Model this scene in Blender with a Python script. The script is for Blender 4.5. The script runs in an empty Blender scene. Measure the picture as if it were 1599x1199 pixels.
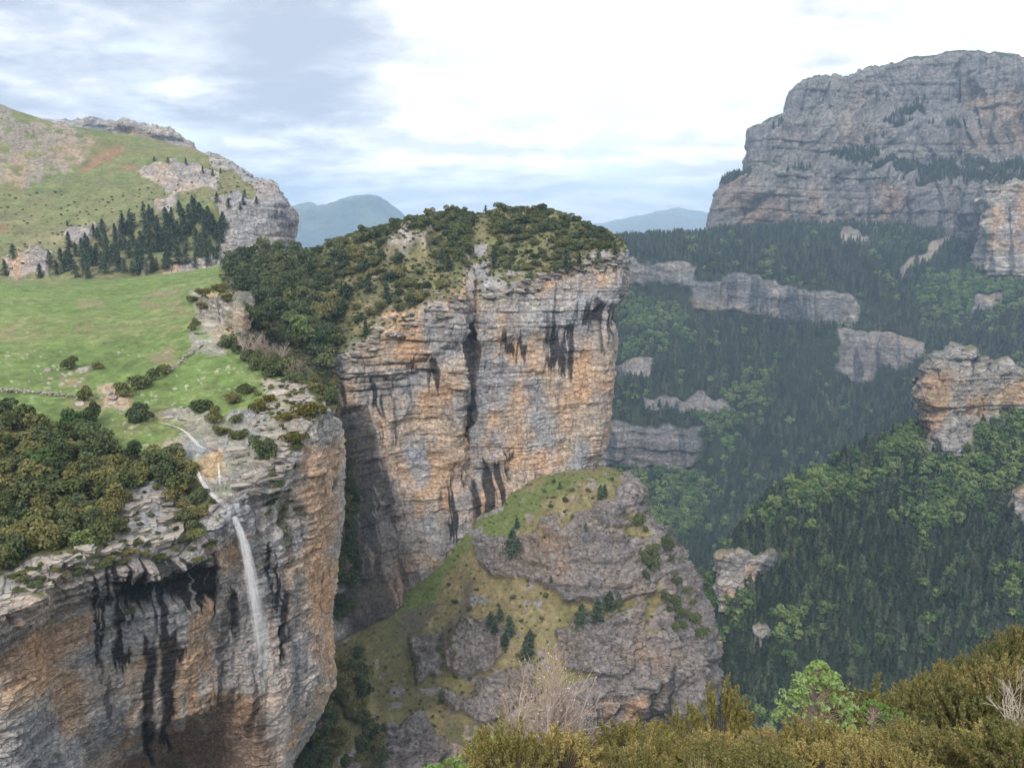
import bpy, bmesh, math, random
import numpy as np
from mathutils import Vector, Matrix

# ------------------------------------------------------------------ scene, camera, world, sun
SC = bpy.context.scene
COL = SC.collection
W0, H0, FPX = 1599.0, 1199.0, 1300.0
CX, CY = 799.5, 599.5
PITCH = math.atan(259.5 / FPX)
cam_d = bpy.data.cameras.new('camera'); cam = bpy.data.objects.new('camera', cam_d); COL.objects.link(cam)
cam_d.sensor_width = 36.0; cam_d.lens = 36.0 * FPX / W0
cam_d.clip_start = 0.1; cam_d.clip_end = 60000
cam.location = (0, 0, 0); cam.rotation_euler = (math.pi / 2 - PITCH, 0, 0)
SC.camera = cam

SUN_EL, SUN_AZ = math.radians(40), math.radians(-165)          # azimuth from +Y towards +X
SKY_STRENGTH, CLOUD, EXPOSURE, HAZE = 0.10, 0.95, 1.02, 0.000115
sd = Vector((math.cos(SUN_EL) * math.sin(SUN_AZ), math.cos(SUN_EL) * math.cos(SUN_AZ), math.sin(SUN_EL)))
sl = bpy.data.lights.new('sun', 'SUN'); sun = bpy.data.objects.new('sun', sl); COL.objects.link(sun)
sl.energy = 1.9; sl.angle = math.radians(16); sl.color = (1.0, 0.94, 0.86)
sun.rotation_euler = (-sd).to_track_quat('-Z', 'Y').to_euler(); sun.location = (0, 0, 900)

def raydir(px, py):
    u = (px - CX) / FPX; v = -(py - CY) / FPX
    return Vector((u, math.cos(PITCH) + math.sin(PITCH) * v, -math.sin(PITCH) + math.cos(PITCH) * v)).normalized()

world = bpy.data.worlds.new('World'); SC.world = world; world.use_nodes = True
def build_world():
    nt = world.node_tree; N = nt.nodes; L = nt.links
    for n in list(N): N.remove(n)
    out = N.new('ShaderNodeOutputWorld'); bg = N.new('ShaderNodeBackground'); L.new(bg.outputs[0], out.inputs[0])
    sky = N.new('ShaderNodeTexSky'); sky.sky_type = 'NISHITA'; sky.sun_disc = False
    sky.sun_elevation = SUN_EL; sky.sun_rotation = SUN_AZ % (2 * math.pi); sky.altitude = 1600
    tc = N.new('ShaderNodeTexCoord')
    def math_(op, a, b=None, c=None, clamp=False):
        n = N.new('ShaderNodeMath'); n.operation = op; n.use_clamp = clamp
        for i, x in enumerate((a, b, c)):
            if x is None: continue
            if isinstance(x, (int, float)): n.inputs[i].default_value = x
            else: L.new(x, n.inputs[i])
        return n.outputs[0]
    # cloud plane coordinates: direction / (z + .12)
    sep = N.new('ShaderNodeSeparateXYZ'); L.new(tc.outputs['Generated'], sep.inputs[0])
    den = math_('ADD', math_('MAXIMUM', sep.outputs[2], 0.0), 0.16)
    cmb = N.new('ShaderNodeCombineXYZ')
    L.new(math_('DIVIDE', sep.outputs[0], den), cmb.inputs[0]); L.new(math_('DIVIDE', sep.outputs[1], den), cmb.inputs[1])
    def noise(scale, detail, off, rough=0.55):
        mp = N.new('ShaderNodeMapping'); mp.inputs['Location'].default_value = off; L.new(cmb.outputs[0], mp.inputs[0])
        n = N.new('ShaderNodeTexNoise'); n.inputs['Scale'].default_value = scale; n.inputs['Detail'].default_value = detail
        n.inputs['Roughness'].default_value = rough; L.new(mp.outputs[0], n.inputs['Vector']); return n.outputs['Fac']
    def blob(px, py, rad, w):                     # a soft cap of the sky round one direction
        d = raydir(px, py)
        dp = N.new('ShaderNodeVectorMath'); dp.operation = 'DOT_PRODUCT'
        nrm = N.new('ShaderNodeVectorMath'); nrm.operation = 'NORMALIZE'; L.new(tc.outputs['Generated'], nrm.inputs[0])
        L.new(nrm.outputs[0], dp.inputs[0]); dp.inputs[1].default_value = d
        mr = N.new('ShaderNodeMapRange'); mr.interpolation_type = 'SMOOTHSTEP'
        mr.inputs['From Min'].default_value = math.cos(math.radians(rad)); mr.inputs['From Max'].default_value = 1.0
        mr.inputs['To Max'].default_value = w; L.new(dp.outputs['Value'], mr.inputs['Value']); return mr.outputs[0]
    def ramp(v, a, b):
        mr = N.new('ShaderNodeMapRange'); mr.interpolation_type = 'SMOOTHSTEP'
        mr.inputs['From Min'].default_value = a; mr.inputs['From Max'].default_value = b; L.new(v, mr.inputs['Value']); return mr.outputs[0]
    def mix(f, a, b):
        m = N.new('ShaderNodeMix'); m.data_type = 'RGBA'; L.new(f, m.inputs[0])
        for x, i in ((a, 6), (b, 7)):
            if isinstance(x, tuple): m.inputs[i].default_value = (*x, 1)
            else: L.new(x, m.inputs[i])
        return m.outputs[2]
    # how much cloud covers the blue
    n1 = noise(0.8, 8, (3.1, 1.7, 0)); n2 = noise(2.3, 8, (7.3, 2.2, 0), 0.6)
    cov = math_('ADD', math_('MULTIPLY', n1, 0.75), math_('MULTIPLY', n2, 0.45))
    for b in ((960, 100, 10, .20), (260, 150, 9, .18), (1010, 200, 8, .08)): cov = math_('SUBTRACT', cov, blob(*b))
    covm = ramp(cov, 0.30, 0.47)
    # grey bases of the thick clouds
    n3 = noise(1.1, 9, (1.3, 9.2, 0), 0.6); n4 = noise(2.6, 9, (4.1, 0.2, 0), 0.65)
    dk = math_('ADD', math_('MULTIPLY', n3, 0.95), math_('MULTIPLY', n4, 0.70))
    dk = math_('SUBTRACT', dk, 0.46)
    for b in ((60, 0, 26, .24), (330, 60, 20, .10), (640, -60, 16, .14), (1230, -20, 11, .30), (560, 60, 9, .08)): dk = math_('ADD', dk, blob(*b))
    for b in ((880, 230, 20, .26),): dk = math_('SUBTRACT', dk, blob(*b))
    dkm = ramp(dk, 0.36, 0.86)
    sm = N.new('ShaderNodeVectorMath'); sm.operation = 'SCALE'; L.new(sky.outputs[0], sm.inputs[0]); sm.inputs['Scale'].default_value = SKY_STRENGTH
    blue = mix(math_('ADD', 0.72, 0.0), sm.outputs[0], (0.72, 0.77, 0.80))
    white = mix(ramp(n2, .38, .62), (.58, .59, .61), (CLOUD, CLOUD * 1.0, CLOUD * 1.01))
    cl = mix(dkm, white, (0.30, 0.335, 0.405))
    fin = mix(covm, blue, cl)
    L.new(fin, bg.inputs[0]); bg.inputs[1].default_value = 1.0
build_world()

vs = SC.view_settings; vs.view_transform = 'Standard'; vs.look = 'None'; vs.exposure = EXPOSURE; vs.gamma = 1.0; vs.use_curve_mapping = False
SC.render.engine = 'CYCLES'
cy = SC.cycles
cy.use_denoising = True; cy.use_adaptive_sampling = True; cy.adaptive_threshold = 0.02
cy.max_bounces = 5; cy.diffuse_bounces = 3; cy.glossy_bounces = 1; cy.transmission_bounces = 2; cy.transparent_max_bounces = 80; cy.volume_bounces = 0
cy.caustics_reflective = False; cy.caustics_refractive = False

# ------------------------------------------------------------------ numeric helpers
SP, CP = math.sin(PITCH), math.cos(PITCH)
def P(px, py, d):                      # the world point seen at a pixel at forward distance d
    u = (px - CX) / FPX; v = -(py - CY) / FPX
    t = d / (CP + SP * v)
    return (t * u, d, t * (-SP + CP * v))
def project(V):
    V = np.asarray(V, float); x, y, z = V[..., 0], V[..., 1], V[..., 2]
    f = y * CP - z * SP; v = y * SP + z * CP
    f = np.where(f < .1, .1, f)
    return CX + FPX * x / f, CY - FPX * v / f, f
def smooth(a, b, x):
    t = np.clip((x - a) / (b - a), 0, 1); return t * t * (3 - 2 * t)
def hsh(ix, iy, iz, seed):
    h = (ix.astype(np.int64) * 374761393 + iy.astype(np.int64) * 668265263 + iz.astype(np.int64) * 2147483647 + seed * 974711) & 0xFFFFFFFF
    h = ((h ^ (h >> 13)) * 1274126177) & 0xFFFFFFFF
    h = ((h ^ (h >> 16)) * 2246822519) & 0xFFFFFFFF
    return ((h ^ (h >> 15)) & 0xFFFFFF) / float(0xFFFFFF)
def vnoise(X, Y, Z, seed=0):
    fx, fy, fz = np.floor(X), np.floor(Y), np.floor(Z)
    tx, ty, tz = X - fx, Y - fy, Z - fz
    tx = tx * tx * (3 - 2 * tx); ty = ty * ty * (3 - 2 * ty); tz = tz * tz * (3 - 2 * tz)
    r = 0
    for i in (0, 1):
        wx = tx if i else 1 - tx
        for j in (0, 1):
            wy = ty if j else 1 - ty
            for k in (0, 1):
                wz = tz if k else 1 - tz
                r = r + hsh(fx + i, fy + j, fz + k, seed) * wx * wy * wz
    return r * 2 - 1
def fbm(X, Y, Z, octv=4, seed=0, gain=.5, ridged=False):
    a, s, tot = 1.0, 0, 0
    for o in range(octv):
        n = vnoise(X + 13.7 * o, Y + 7.3 * o, Z + 3.1 * o, seed + o * 17)
        if ridged: n = 1 - 2 * np.abs(n)
        s = s + a * n; tot += a; a *= gain; X, Y, Z = X * 2.03, Y * 2.03, Z * 2.03
    return s / tot * 1.5
def inpoly(poly, X, Y, soft=6.0):
    """1 inside the outline, 0 outside, soft edge; X, Y already perturbed"""
    q = np.asarray(poly, float); n = len(q)
    ins = np.zeros(X.shape, bool); dmin = np.full(X.shape, 1e9)
    sel = (X > q[:, 0].min() - 3 * soft) & (X < q[:, 0].max() + 3 * soft) & (Y > q[:, 1].min() - 3 * soft) & (Y < q[:, 1].max() + 3 * soft)
    x, y = X[sel], Y[sel]; i_ = np.zeros(x.shape, bool); dm = np.full(x.shape, 1e9)
    for i in range(n):
        x1, y1 = q[i]; x2, y2 = q[(i + 1) % n]
        c = ((y1 > y) != (y2 > y)) & (x < (x2 - x1) * (y - y1) / ((y2 - y1) if y2 != y1 else 1e-9) + x1)
        i_ ^= c
        dx, dy = x2 - x1, y2 - y1; t = np.clip(((x - x1) * dx + (y - y1) * dy) / (dx * dx + dy * dy + 1e-9), 0, 1)
        dm = np.minimum(dm, np.hypot(x - x1 - t * dx, y - y1 - t * dy))
    s = np.zeros(X.shape); s[sel] = smooth(-soft, soft, np.where(i_, dm, -dm))
    return s
def pchip(t, Yv, tq):
    """monotone cubic along axis 0"""
    h = np.diff(t)[:, None]; d = np.diff(Yv, axis=0) / h
    m = np.zeros_like(Yv)
    if len(t) > 2:
        w1 = 2 * h[1:] + h[:-1]; w2 = h[1:] + 2 * h[:-1]
        ok = d[:-1] * d[1:] > 0
        with np.errstate(divide='ignore', invalid='ignore'):
            mm = (w1 + w2) / (w1 / d[:-1] + w2 / d[1:])
        m[1:-1] = np.where(ok, mm, 0)
    m[0], m[-1] = d[0], d[-1]
    i = np.clip(np.searchsorted(t, tq, side='right') - 1, 0, len(t) - 2)
    s = ((tq - t[i]) / (t[i + 1] - t[i]))[:, None]; hh = h[i]
    return (2*s**3 - 3*s**2 + 1) * Yv[i] + (s**3 - 2*s**2 + s) * hh * m[i] + (-2*s**3 + 3*s**2) * Yv[i+1] + (s**3 - s**2) * hh * m[i+1]
def net(rows, step, cap=60):
    """rows of (px, py, depth) -> dense grid of world points, about one vertex per `step` photo pixels"""
    A = np.array(rows, float); R, C, _ = A.shape
    Wp = np.zeros_like(A)
    for r in range(R):
        for c in range(C): Wp[r, c] = P(*A[r, c])
    def param(D):                                            # average picture distance, bounded for the hidden spans
        return np.concatenate([[0], np.cumsum(np.clip(D, 3, 400))])
    dr = np.hypot(np.diff(A[:, :, 0], axis=0), np.diff(A[:, :, 1], axis=0)).mean(1)
    w3 = np.linalg.norm(np.diff(Wp, axis=0), axis=2).mean(1) / A[:, :, 2].mean() * FPX * .25
    tr = param(np.maximum(dr, np.minimum(w3, cap)))
    dc = np.hypot(np.diff(A[:, :, 0], axis=1), np.diff(A[:, :, 1], axis=1)).mean(0)
    w3 = np.linalg.norm(np.diff(Wp, axis=1), axis=2).mean(0) / A[:, :, 2].mean() * FPX * .25
    tcn = param(np.maximum(dc, np.minimum(w3, cap)))
    qr = np.linspace(0, tr[-1], int(tr[-1] / step) + 2); qc = np.linspace(0, tcn[-1], int(tcn[-1] / step) + 2)
    B = pchip(tr, Wp.reshape(R, C * 3), qr).reshape(len(qr), C, 3)
    B = pchip(tcn, B.transpose(1, 0, 2).reshape(C, -1), qc).reshape(len(qc), len(qr), 3).transpose(1, 0, 2)
    return B
def normals(V):
    a = np.gradient(V, axis=0); b = np.gradient(V, axis=1)
    n = np.cross(b, a); n /= np.linalg.norm(n, axis=2, keepdims=True) + 1e-12
    if np.sum(np.sum(n * -V, axis=2)) < 0: n = -n
    return n
def blur(A, k):
    for ax in (0, 1):
        for _ in range(k):
            B = np.pad(A, [(1, 1) if i == ax else (0, 0) for i in range(A.ndim)], mode='edge')
            sl0 = [slice(None)] * A.ndim; sl1 = list(sl0); sl2 = list(sl0)
            sl0[ax] = slice(0, -2); sl1[ax] = slice(1, -1); sl2[ax] = slice(2, None)
            A = (B[tuple(sl0)] + 2 * B[tuple(sl1)] + B[tuple(sl2)]) / 4
    return A
def arc(V):
    mid = V[V.shape[0] // 2]; d = np.linalg.norm(np.diff(mid[:, :2], axis=0), axis=1)
    return np.broadcast_to(np.concatenate([[0], np.cumsum(d)])[None, :], V.shape[:2])

def strata(V, S, seed, size=1.0, T=3.0, A=1.0, groove=.5, Lb=6.0, dip=.05, A2=.7):
    """bedded, jointed limestone: how far each vertex stands proud of the wall (metres)"""
    X, Y, Z = V[..., 0], V[..., 1], V[..., 2]; k = size
    rng = np.random.default_rng(seed)
    zz = Z + dip * S + 1.6 * k * fbm(X / (34 * k), Y / (34 * k), Z / (60 * k), 3, seed)
    z0, z1 = zz.min() - 5 * k, zz.max() + 5 * k
    th = np.exp(rng.normal(math.log(T * k), .6, int((z1 - z0) / (T * k) * 2.2) + 8))
    b = z0 + np.concatenate([[0], np.cumsum(th)])
    idx = np.clip(np.searchsorted(b, zz) - 1, 0, len(th) - 1)
    off = rng.normal(0, 1, len(th))
    lo = off[idx] * A * k * (.45 + .55 * vnoise(S / (30 * k) + idx * 3.7, idx * 1.3, S * 0, seed + 5))
    ed = np.minimum(zz - b[idx], b[idx + 1] - zz) / k
    gmask = smooth(-.5, .4, fbm(X / (22 * k), Y / (22 * k), Z / (16 * k), 3, seed + 9))
    g = -groove * k * (1 - smooth(0, .45, ed)) * (.3 + .7 * gmask)
    lb = Lb * k * (.5 + rng.random(len(th)) * 1.3)
    q = (S + 1.5 * k * vnoise(zz / (6 * k), S / (20 * k), S * 0, seed + 2)) / lb[idx] + idx * .37
    qi = np.floor(q); qf = q - qi
    ho = hsh(qi, idx, idx * 0, seed + 3) * 2 - 1
    bl = ho * A2 * k * smooth(-.2, .6, gmask)
    bj = -groove * .8 * k * (1 - smooth(0, .4 * k, np.minimum(qf, 1 - qf) * lb[idx])) * gmask
    return lo + g + bl + bj

ALLV = []                                         # (name, V grid, rock mask) for standing things on the ground
def grid_mesh(name, V, colr, rock, mat, label=None, kind='structure', parent=None):
    nr, nc, _ = V.shape
    me = bpy.data.meshes.new(name)
    me.vertices.add(nr * nc); me.vertices.foreach_set('co', V.reshape(-1).astype(np.float32))
    i = np.arange(nr * nc).reshape(nr, nc)
    q = np.stack([i[:-1, :-1], i[:-1, 1:], i[1:, 1:], i[1:, :-1]], -1).reshape(-1, 4)
    n0 = np.cross(V[1:2, 1:2] - V[:1, :1], V[1:2, :1] - V[:1, :1])
    a = np.gradient(V, axis=0); b = np.gradient(V, axis=1); n = np.cross(b, a)
    if np.sum(np.sum(n * -V, axis=2)) < 0: q = q[:, ::-1]
    me.loops.add(q.size); me.loops.foreach_set('vertex_index', np.ascontiguousarray(q).reshape(-1).astype(np.int32))
    me.polygons.add(len(q)); me.polygons.foreach_set('loop_start', np.arange(0, q.size, 4, dtype=np.int32))
    me.polygons.foreach_set('use_smooth', np.ones(len(q), bool))
    at = me.attributes.new('c', 'FLOAT_COLOR', 'POINT')
    cc = np.concatenate([np.clip(colr, 0, 1), rock[..., None]], -1)
    at.data.foreach_set('color', cc.reshape(-1).astype(np.float32))
    me.materials.append(mat); me.update(calc_edges=True)
    o = bpy.data.objects.new(name, me); COL.objects.link(o)
    o['kind'] = kind
    if label: o['label'] = label
    if parent: o.parent = parent
    return o

# ------------------------------------------------------------------ materials
MATS = {}
def nodes(name):
    m = bpy.data.materials.new(name); m.use_nodes = True; nt = m.node_tree
    for n in list(nt.nodes): nt.nodes.remove(n)
    out = nt.nodes.new('ShaderNodeOutputMaterial'); MATS[name] = m
    return m, nt.nodes, nt.links, out
def terrain_mat(name, k, bump=1.0, spots=0.0):
    """albedo from the 'c' attribute broken up by grain; relief finer than the mesh from bump; k = grain size in metres"""
    m, N, L, out = nodes(name)
    bs = N.new('ShaderNodeBsdfPrincipled'); bs.inputs['Roughness'].default_value = .92; bs.inputs['Specular IOR Level'].default_value = .15
    L.new(bs.outputs[0], out.inputs[0])
    at = N.new('ShaderNodeAttribute'); at.attribute_name = 'c'
    tc = N.new('ShaderNodeTexCoord')
    def noise(scale, detail, vec, rough=.6):
        n = N.new('ShaderNodeTexNoise'); n.inputs['Scale'].default_value = scale; n.inputs['Detail'].default_value = detail
        n.inputs['Roughness'].default_value = rough; L.new(vec, n.inputs['Vector']); return n.outputs['Fac']
    mp = N.new('ShaderNodeMapping'); mp.inputs['Scale'].default_value = (1, 1, 1.5); L.new(tc.outputs['Object'], mp.inputs[0])
    n1 = noise(1 / (k * 2.2), 6, mp.outputs[0], .65); n2 = noise(1 / (k * 9), 4, tc.outputs['Object'])
    def mr(v, a, b, lo, hi):
        n = N.new('ShaderNodeMapRange'); n.inputs['From Min'].default_value = a; n.inputs['From Max'].default_value = b
        n.inputs['To Min'].default_value = lo; n.inputs['To Max'].default_value = hi; L.new(v, n.inputs['Value']); return n.outputs[0]
    mul = N.new('ShaderNodeMath'); mul.operation = 'MULTIPLY'; L.new(mr(n1, .25, .75, .55, 1.45), mul.inputs[0]); L.new(mr(n2, .3, .7, .82, 1.18), mul.inputs[1])
    sc = N.new('ShaderNodeVectorMath'); sc.operation = 'SCALE'; L.new(at.outputs['Color'], sc.inputs[0]); L.new(mul.outputs[0], sc.inputs['Scale'])
    L.new(sc.outputs[0], bs.inputs['Base Color'])
    vo = N.new('ShaderNodeTexVoronoi'); vo.feature = 'DISTANCE_TO_EDGE'; vo.inputs['Scale'].default_value = 1 / (k * 5)
    wv = N.new('ShaderNodeMix'); wv.data_type = 'VECTOR'; wv.inputs[0].default_value = .12
    nn = N.new('ShaderNodeTexNoise'); nn.inputs['Scale'].default_value = 1 / (k * 6); nn.inputs['Detail'].default_value = 3; L.new(tc.outputs['Object'], nn.inputs['Vector'])
    av = N.new('ShaderNodeVectorMath'); av.operation = 'MULTIPLY_ADD'; L.new(nn.outputs['Color'], av.inputs[0]); av.inputs[1].default_value = (k * 6,) * 3; L.new(mp.outputs[0], av.inputs[2])
    L.new(av.outputs[0], vo.inputs['Vector'])
    cr = mr(vo.outputs['Distance'], 0, .05, -.45, 0)
    def stretched(sx, sz, scale, rough):
        q = N.new('ShaderNodeMapping'); q.inputs['Scale'].default_value = (sx, sx, sz); L.new(tc.outputs['Object'], q.inputs[0]); return noise(scale, 7, q.outputs[0], rough)
    beds = stretched(.22, 1.5, 1 / (k * 1.5), .6); flutes = stretched(1.0, .14, 1 / (k * 1.6), .6); iso = noise(1 / (k * 1.2), 8, tc.outputs['Object'], .72)
    def add(a, b, w):
        q = N.new('ShaderNodeMath'); q.operation = 'MULTIPLY_ADD'; L.new(b, q.inputs[0]); q.inputs[1].default_value = w; L.new(a, q.inputs[2]); return q
    ad = add(add(add(cr, iso, .8).outputs[0], beds, .9).outputs[0], flutes, .7)
    vm = mr(flutes, .3, .7, .74, 1.26); vm2 = mr(beds, .3, .7, .84, 1.16)
    m3 = N.new('ShaderNodeMath'); m3.operation = 'MULTIPLY'; L.new(vm, m3.inputs[0]); L.new(vm2, m3.inputs[1])
    one = N.new('ShaderNodeMix'); one.data_type = 'FLOAT'; one.inputs[2].default_value = 1.0; L.new(at.outputs['Alpha'], one.inputs[0]); L.new(m3.outputs[0], one.inputs[3])
    s2 = N.new('ShaderNodeVectorMath'); s2.operation = 'SCALE'; L.new(sc.outputs[0], s2.inputs[0]); L.new(one.outputs[0], s2.inputs['Scale']); L.new(s2.outputs[0], bs.inputs['Base Color'])
    bp = N.new('ShaderNodeBump'); bp.inputs['Distance'].default_value = k * 1.6 * bump
    L.new(mr(at.outputs['Alpha'], 0, 1, .35, 1.0), bp.inputs['Strength']); L.new(ad.outputs[0], bp.inputs['Height']); L.new(bp.outputs[0], bs.inputs['Normal'])
    return m
def leaf_mat(name, cols, trans=.25, var=.35, wob=1.0):
    """foliage: colour drawn per plant and per leaf clump between the given tones"""
    m, N, L, out = nodes(name)
    oi = N.new('ShaderNodeObjectInfo'); tc = N.new('ShaderNodeTexCoord')
    nz = N.new('ShaderNodeTexNoise'); nz.inputs['Scale'].default_value = 2.2 * wob; nz.inputs['Detail'].default_value = 3; L.new(tc.outputs['Object'], nz.inputs['Vector'])
    ad = N.new('ShaderNodeMath'); ad.operation = 'MULTIPLY_ADD'; L.new(nz.outputs['Fac'], ad.inputs[0]); ad.inputs[1].default_value = .9
    sb = N.new('ShaderNodeMath'); sb.operation = 'MULTIPLY_ADD'; L.new(oi.outputs['Random'], sb.inputs[0]); sb.inputs[1].default_value = .75; sb.inputs[2].default_value = -.32
    L.new(sb.outputs[0], ad.inputs[2])
    rp = N.new('ShaderNodeValToRGB'); L.new(ad.outputs[0], rp.inputs[0])
    el = rp.color_ramp.elements
    while len(el) < len(cols): el.new(.5)
    for i, c in enumerate(cols): el[i].position = i / (len(cols) - 1); el[i].color = (*c, 1)
    wn = N.new('ShaderNodeTexWhiteNoise'); wn.noise_dimensions = '3D'
    sn = N.new('ShaderNodeVectorMath'); sn.operation = 'SNAP'; L.new(tc.outputs['Object'], sn.inputs[0]); sn.inputs[1].default_value = (.11 / wob,) * 3; L.new(sn.outputs[0], wn.inputs['Vector'])
    mr = N.new('ShaderNodeMapRange'); L.new(wn.outputs['Value'], mr.inputs['Value']); mr.inputs['To Min'].default_value = 1 - var; mr.inputs['To Max'].default_value = 1 + var
    sc = N.new('ShaderNodeVectorMath'); sc.operation = 'SCALE'; L.new(rp.outputs[0], sc.inputs[0]); L.new(mr.outputs[0], sc.inputs['Scale'])
    df = N.new('ShaderNodeBsdfDiffuse'); tr = N.new('ShaderNodeBsdfTranslucent'); mx = N.new('ShaderNodeMixShader'); mx.inputs[0].default_value = trans
    L.new(sc.outputs[0], df.inputs[0]); L.new(sc.outputs[0], tr.inputs[0]); L.new(df.outputs[0], mx.inputs[1]); L.new(tr.outputs[0], mx.inputs[2]); L.new(mx.outputs[0], out.inputs[0])
    return m
def plain_mat(name, c1, c2, scale=4.0, rough=.85):
    m, N, L, out = nodes(name)
    bs = N.new('ShaderNodeBsdfPrincipled'); bs.inputs['Roughness'].default_value = rough; bs.inputs['Specular IOR Level'].default_value = .2
    tc = N.new('ShaderNodeTexCoord'); nz = N.new('ShaderNodeTexNoise'); nz.inputs['Scale'].default_value = scale; nz.inputs['Detail'].default_value = 6; L.new(tc.outputs['Object'], nz.inputs['Vector'])
    oi = N.new('ShaderNodeObjectInfo')
    ad = N.new('ShaderNodeMath'); ad.operation = 'MULTIPLY_ADD'; L.new(oi.outputs['Random'], ad.inputs[0]); ad.inputs[1].default_value = .4; L.new(nz.outputs['Fac'], ad.inputs[2])
    mr = N.new('ShaderNodeMapRange'); L.new(ad.outputs[0], mr.inputs['Value']); mr.inputs['From Min'].default_value = .4; mr.inputs['From Max'].default_value = 1.0
    mx = N.new('ShaderNodeMix'); mx.data_type = 'RGBA'; L.new(mr.outputs[0], mx.inputs[0]); mx.inputs[6].default_value = (*c1, 1); mx.inputs[7].default_value = (*c2, 1)
    L.new(mx.outputs[2], bs.inputs['Base Color'])
    bp = N.new('ShaderNodeBump'); bp.inputs['Distance'].default_value = .25 / scale; bp.inputs['Strength'].default_value = .7; L.new(nz.outputs['Fac'], bp.inputs['Height']); L.new(bp.outputs[0], bs.inputs['Normal'])
    L.new(bs.outputs[0], out.inputs[0]); return m
M_near = terrain_mat('limestone_near', .35)
M_mid = terrain_mat('limestone_mid', .7)
M_far = terrain_mat('limestone_far', 3.0)
M_turf = terrain_mat('turf', .5, .8)
M_hill = terrain_mat('hill_turf', 1.3, .8)
M_dist = terrain_mat('distant_ground', 30.0)
M_box = leaf_mat('box_leaves', [(.062, .078, .034), (.112, .126, .052), (.170, .168, .070), (.205, .172, .070)], .28)
M_boxd = leaf_mat('dark_leaves', [(.048, .066, .036), (.090, .116, .056), (.142, .156, .070)], .25)
M_ochre = leaf_mat('ochre_leaves', [(.10, .10, .04), (.098, .092, .025), (.190, .144, .034), (.287, .190, .046)], .25)
M_pine = leaf_mat('pine_needles', [(.036, .054, .040), (.062, .088, .056), (.105, .128, .072)], .1)
M_pinef = leaf_mat('forest_needles', [(.016, .024, .017), (.042, .056, .036), (.092, .108, .062)], .12)
M_beech = leaf_mat('fresh_leaves', [(.050, .088, .036), (.105, .160, .058), (.205, .250, .095)], .3)
M_fresh = leaf_mat('bright_leaves', [(.10, .19, .05), (.19, .30, .09), (.34, .42, .20)], .35, wob=3)
M_bud = leaf_mat('pale_buds', [(.34, .26, .22), (.50, .42, .36), (.70, .66, .58)], .2, wob=4)
M_bark = plain_mat('bark', (.06, .045, .033), (.16, .13, .10), 9)
M_twig = plain_mat('grey_twigs', (.26, .20, .17), (.44, .36, .31), 9)
M_dead = plain_mat('bleached_wood', (.42, .37, .32), (.62, .57, .50), 9)
M_stone = plain_mat('loose_stone', (.15, .137, .122), (.36, .322, .28), 2.2)

# ------------------------------------------------------------------ terrain colours
GREY = np.array([.285, .262, .25]); PALE = np.array([.47, .425, .385]); WARM = np.array([.42, .325, .245]); ORANGE = np.array([.50, .315, .19])
BLACK = np.array([.022, .023, .027]); BLUEGREY = np.array([.27, .285, .315]); BROWN = np.array([.21, .135, .095])
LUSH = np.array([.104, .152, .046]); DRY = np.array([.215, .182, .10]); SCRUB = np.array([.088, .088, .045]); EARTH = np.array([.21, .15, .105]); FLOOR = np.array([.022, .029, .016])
def lerp(a, b, t): return a + (b - a) * (t[..., None] if np.ndim(t) else t)
def rock_colour(V, S, seed, k=1.0, warm=0.0):
    X, Y, Z = V[..., 0], V[..., 1], V[..., 2]
    a = fbm(S / (26 * k), Z / (14 * k), S * 0, 4, seed); b = fbm(S / (7 * k), Z / (30 * k), S * 0, 4, seed + 40); c = fbm(X / (5 * k), Y / (5 * k), Z / (2.5 * k), 4, seed + 80)
    col = np.broadcast_to(GREY, V.shape).copy()
    col = lerp(col, PALE, smooth(-.2, .7, c) * .8)
    col = lerp(col, WARM, smooth(.15 - warm, .7 - warm, a) * .85)
    col = lerp(col, ORANGE, smooth(.30 - warm, .8 - warm, .6 * a + .6 * b) * .8)
    col = lerp(col, BLUEGREY, smooth(.2, .8, -a + .5 * b) * .6)
    return col
def streaks(V, S, seed, k=1.0, thr=.35, wig=.6):
    """narrow runs of black algae down a wall"""
    Z = V[..., 2]
    s = S + wig * k * vnoise(S / (4 * k), Z / (5 * k), S * 0, seed)
    a = fbm(s / (3.2 * k), Z / (55 * k), S * 0, 4, seed + 1, .65); b = fbm(s / (11 * k), Z / (24 * k), S * 0, 3, seed + 2)
    return smooth(thr, thr + .16, .75 * a + .45 * b)
def polys(V, S, seed, items, k=4.0, amp=6.0, drip=0.0, dk=1.6):
    """union of picture outlines laid on the surface, with ragged edges"""
    X, Y, _ = project(V)
    nx = amp * fbm(X / 26, Y / 26, X * 0, 4, seed); ny = amp * fbm(X / 26, Y / 26, X * 0 + 9, 4, seed + 3)
    if drip: ny = ny + drip * fbm(S / dk, V[..., 2] / (40 * dk), S * 0, 3, seed + 6)
    m = np.zeros(X.shape)
    for it in items: m = np.maximum(m, inpoly(it, X + nx, Y + ny, k))
    return m
def box(x0, y0, x1, y1): return [(x0, y0), (x1, y0), (x1, y1), (x0, y1)]
def turf_colour(V, seed, k=1.0, dry=0.0):
    X, Y = V[..., 0], V[..., 1]
    a = fbm(X / (30 * k), Y / (30 * k), X * 0, 4, seed); b = fbm(X / (4 * k), Y / (6 * k), X * 0, 3, seed + 20)
    c = lerp(np.broadcast_to(LUSH, V.shape), DRY, np.clip(dry + .35 * a + .22 * b, 0, 1))
    return c * (1 + .30 * fbm(X / (2 * k), Y / (3 * k), X * 0, 3, seed + 50) + .14 * fbm(X / (14 * k), Y / (14 * k), X * 0, 3, seed + 60))[..., None]

# ------------------------------------------------------------------ terrain
SURF = {}
def keep(name, V, rock): SURF[name] = (V, normals(V), rock)

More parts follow.
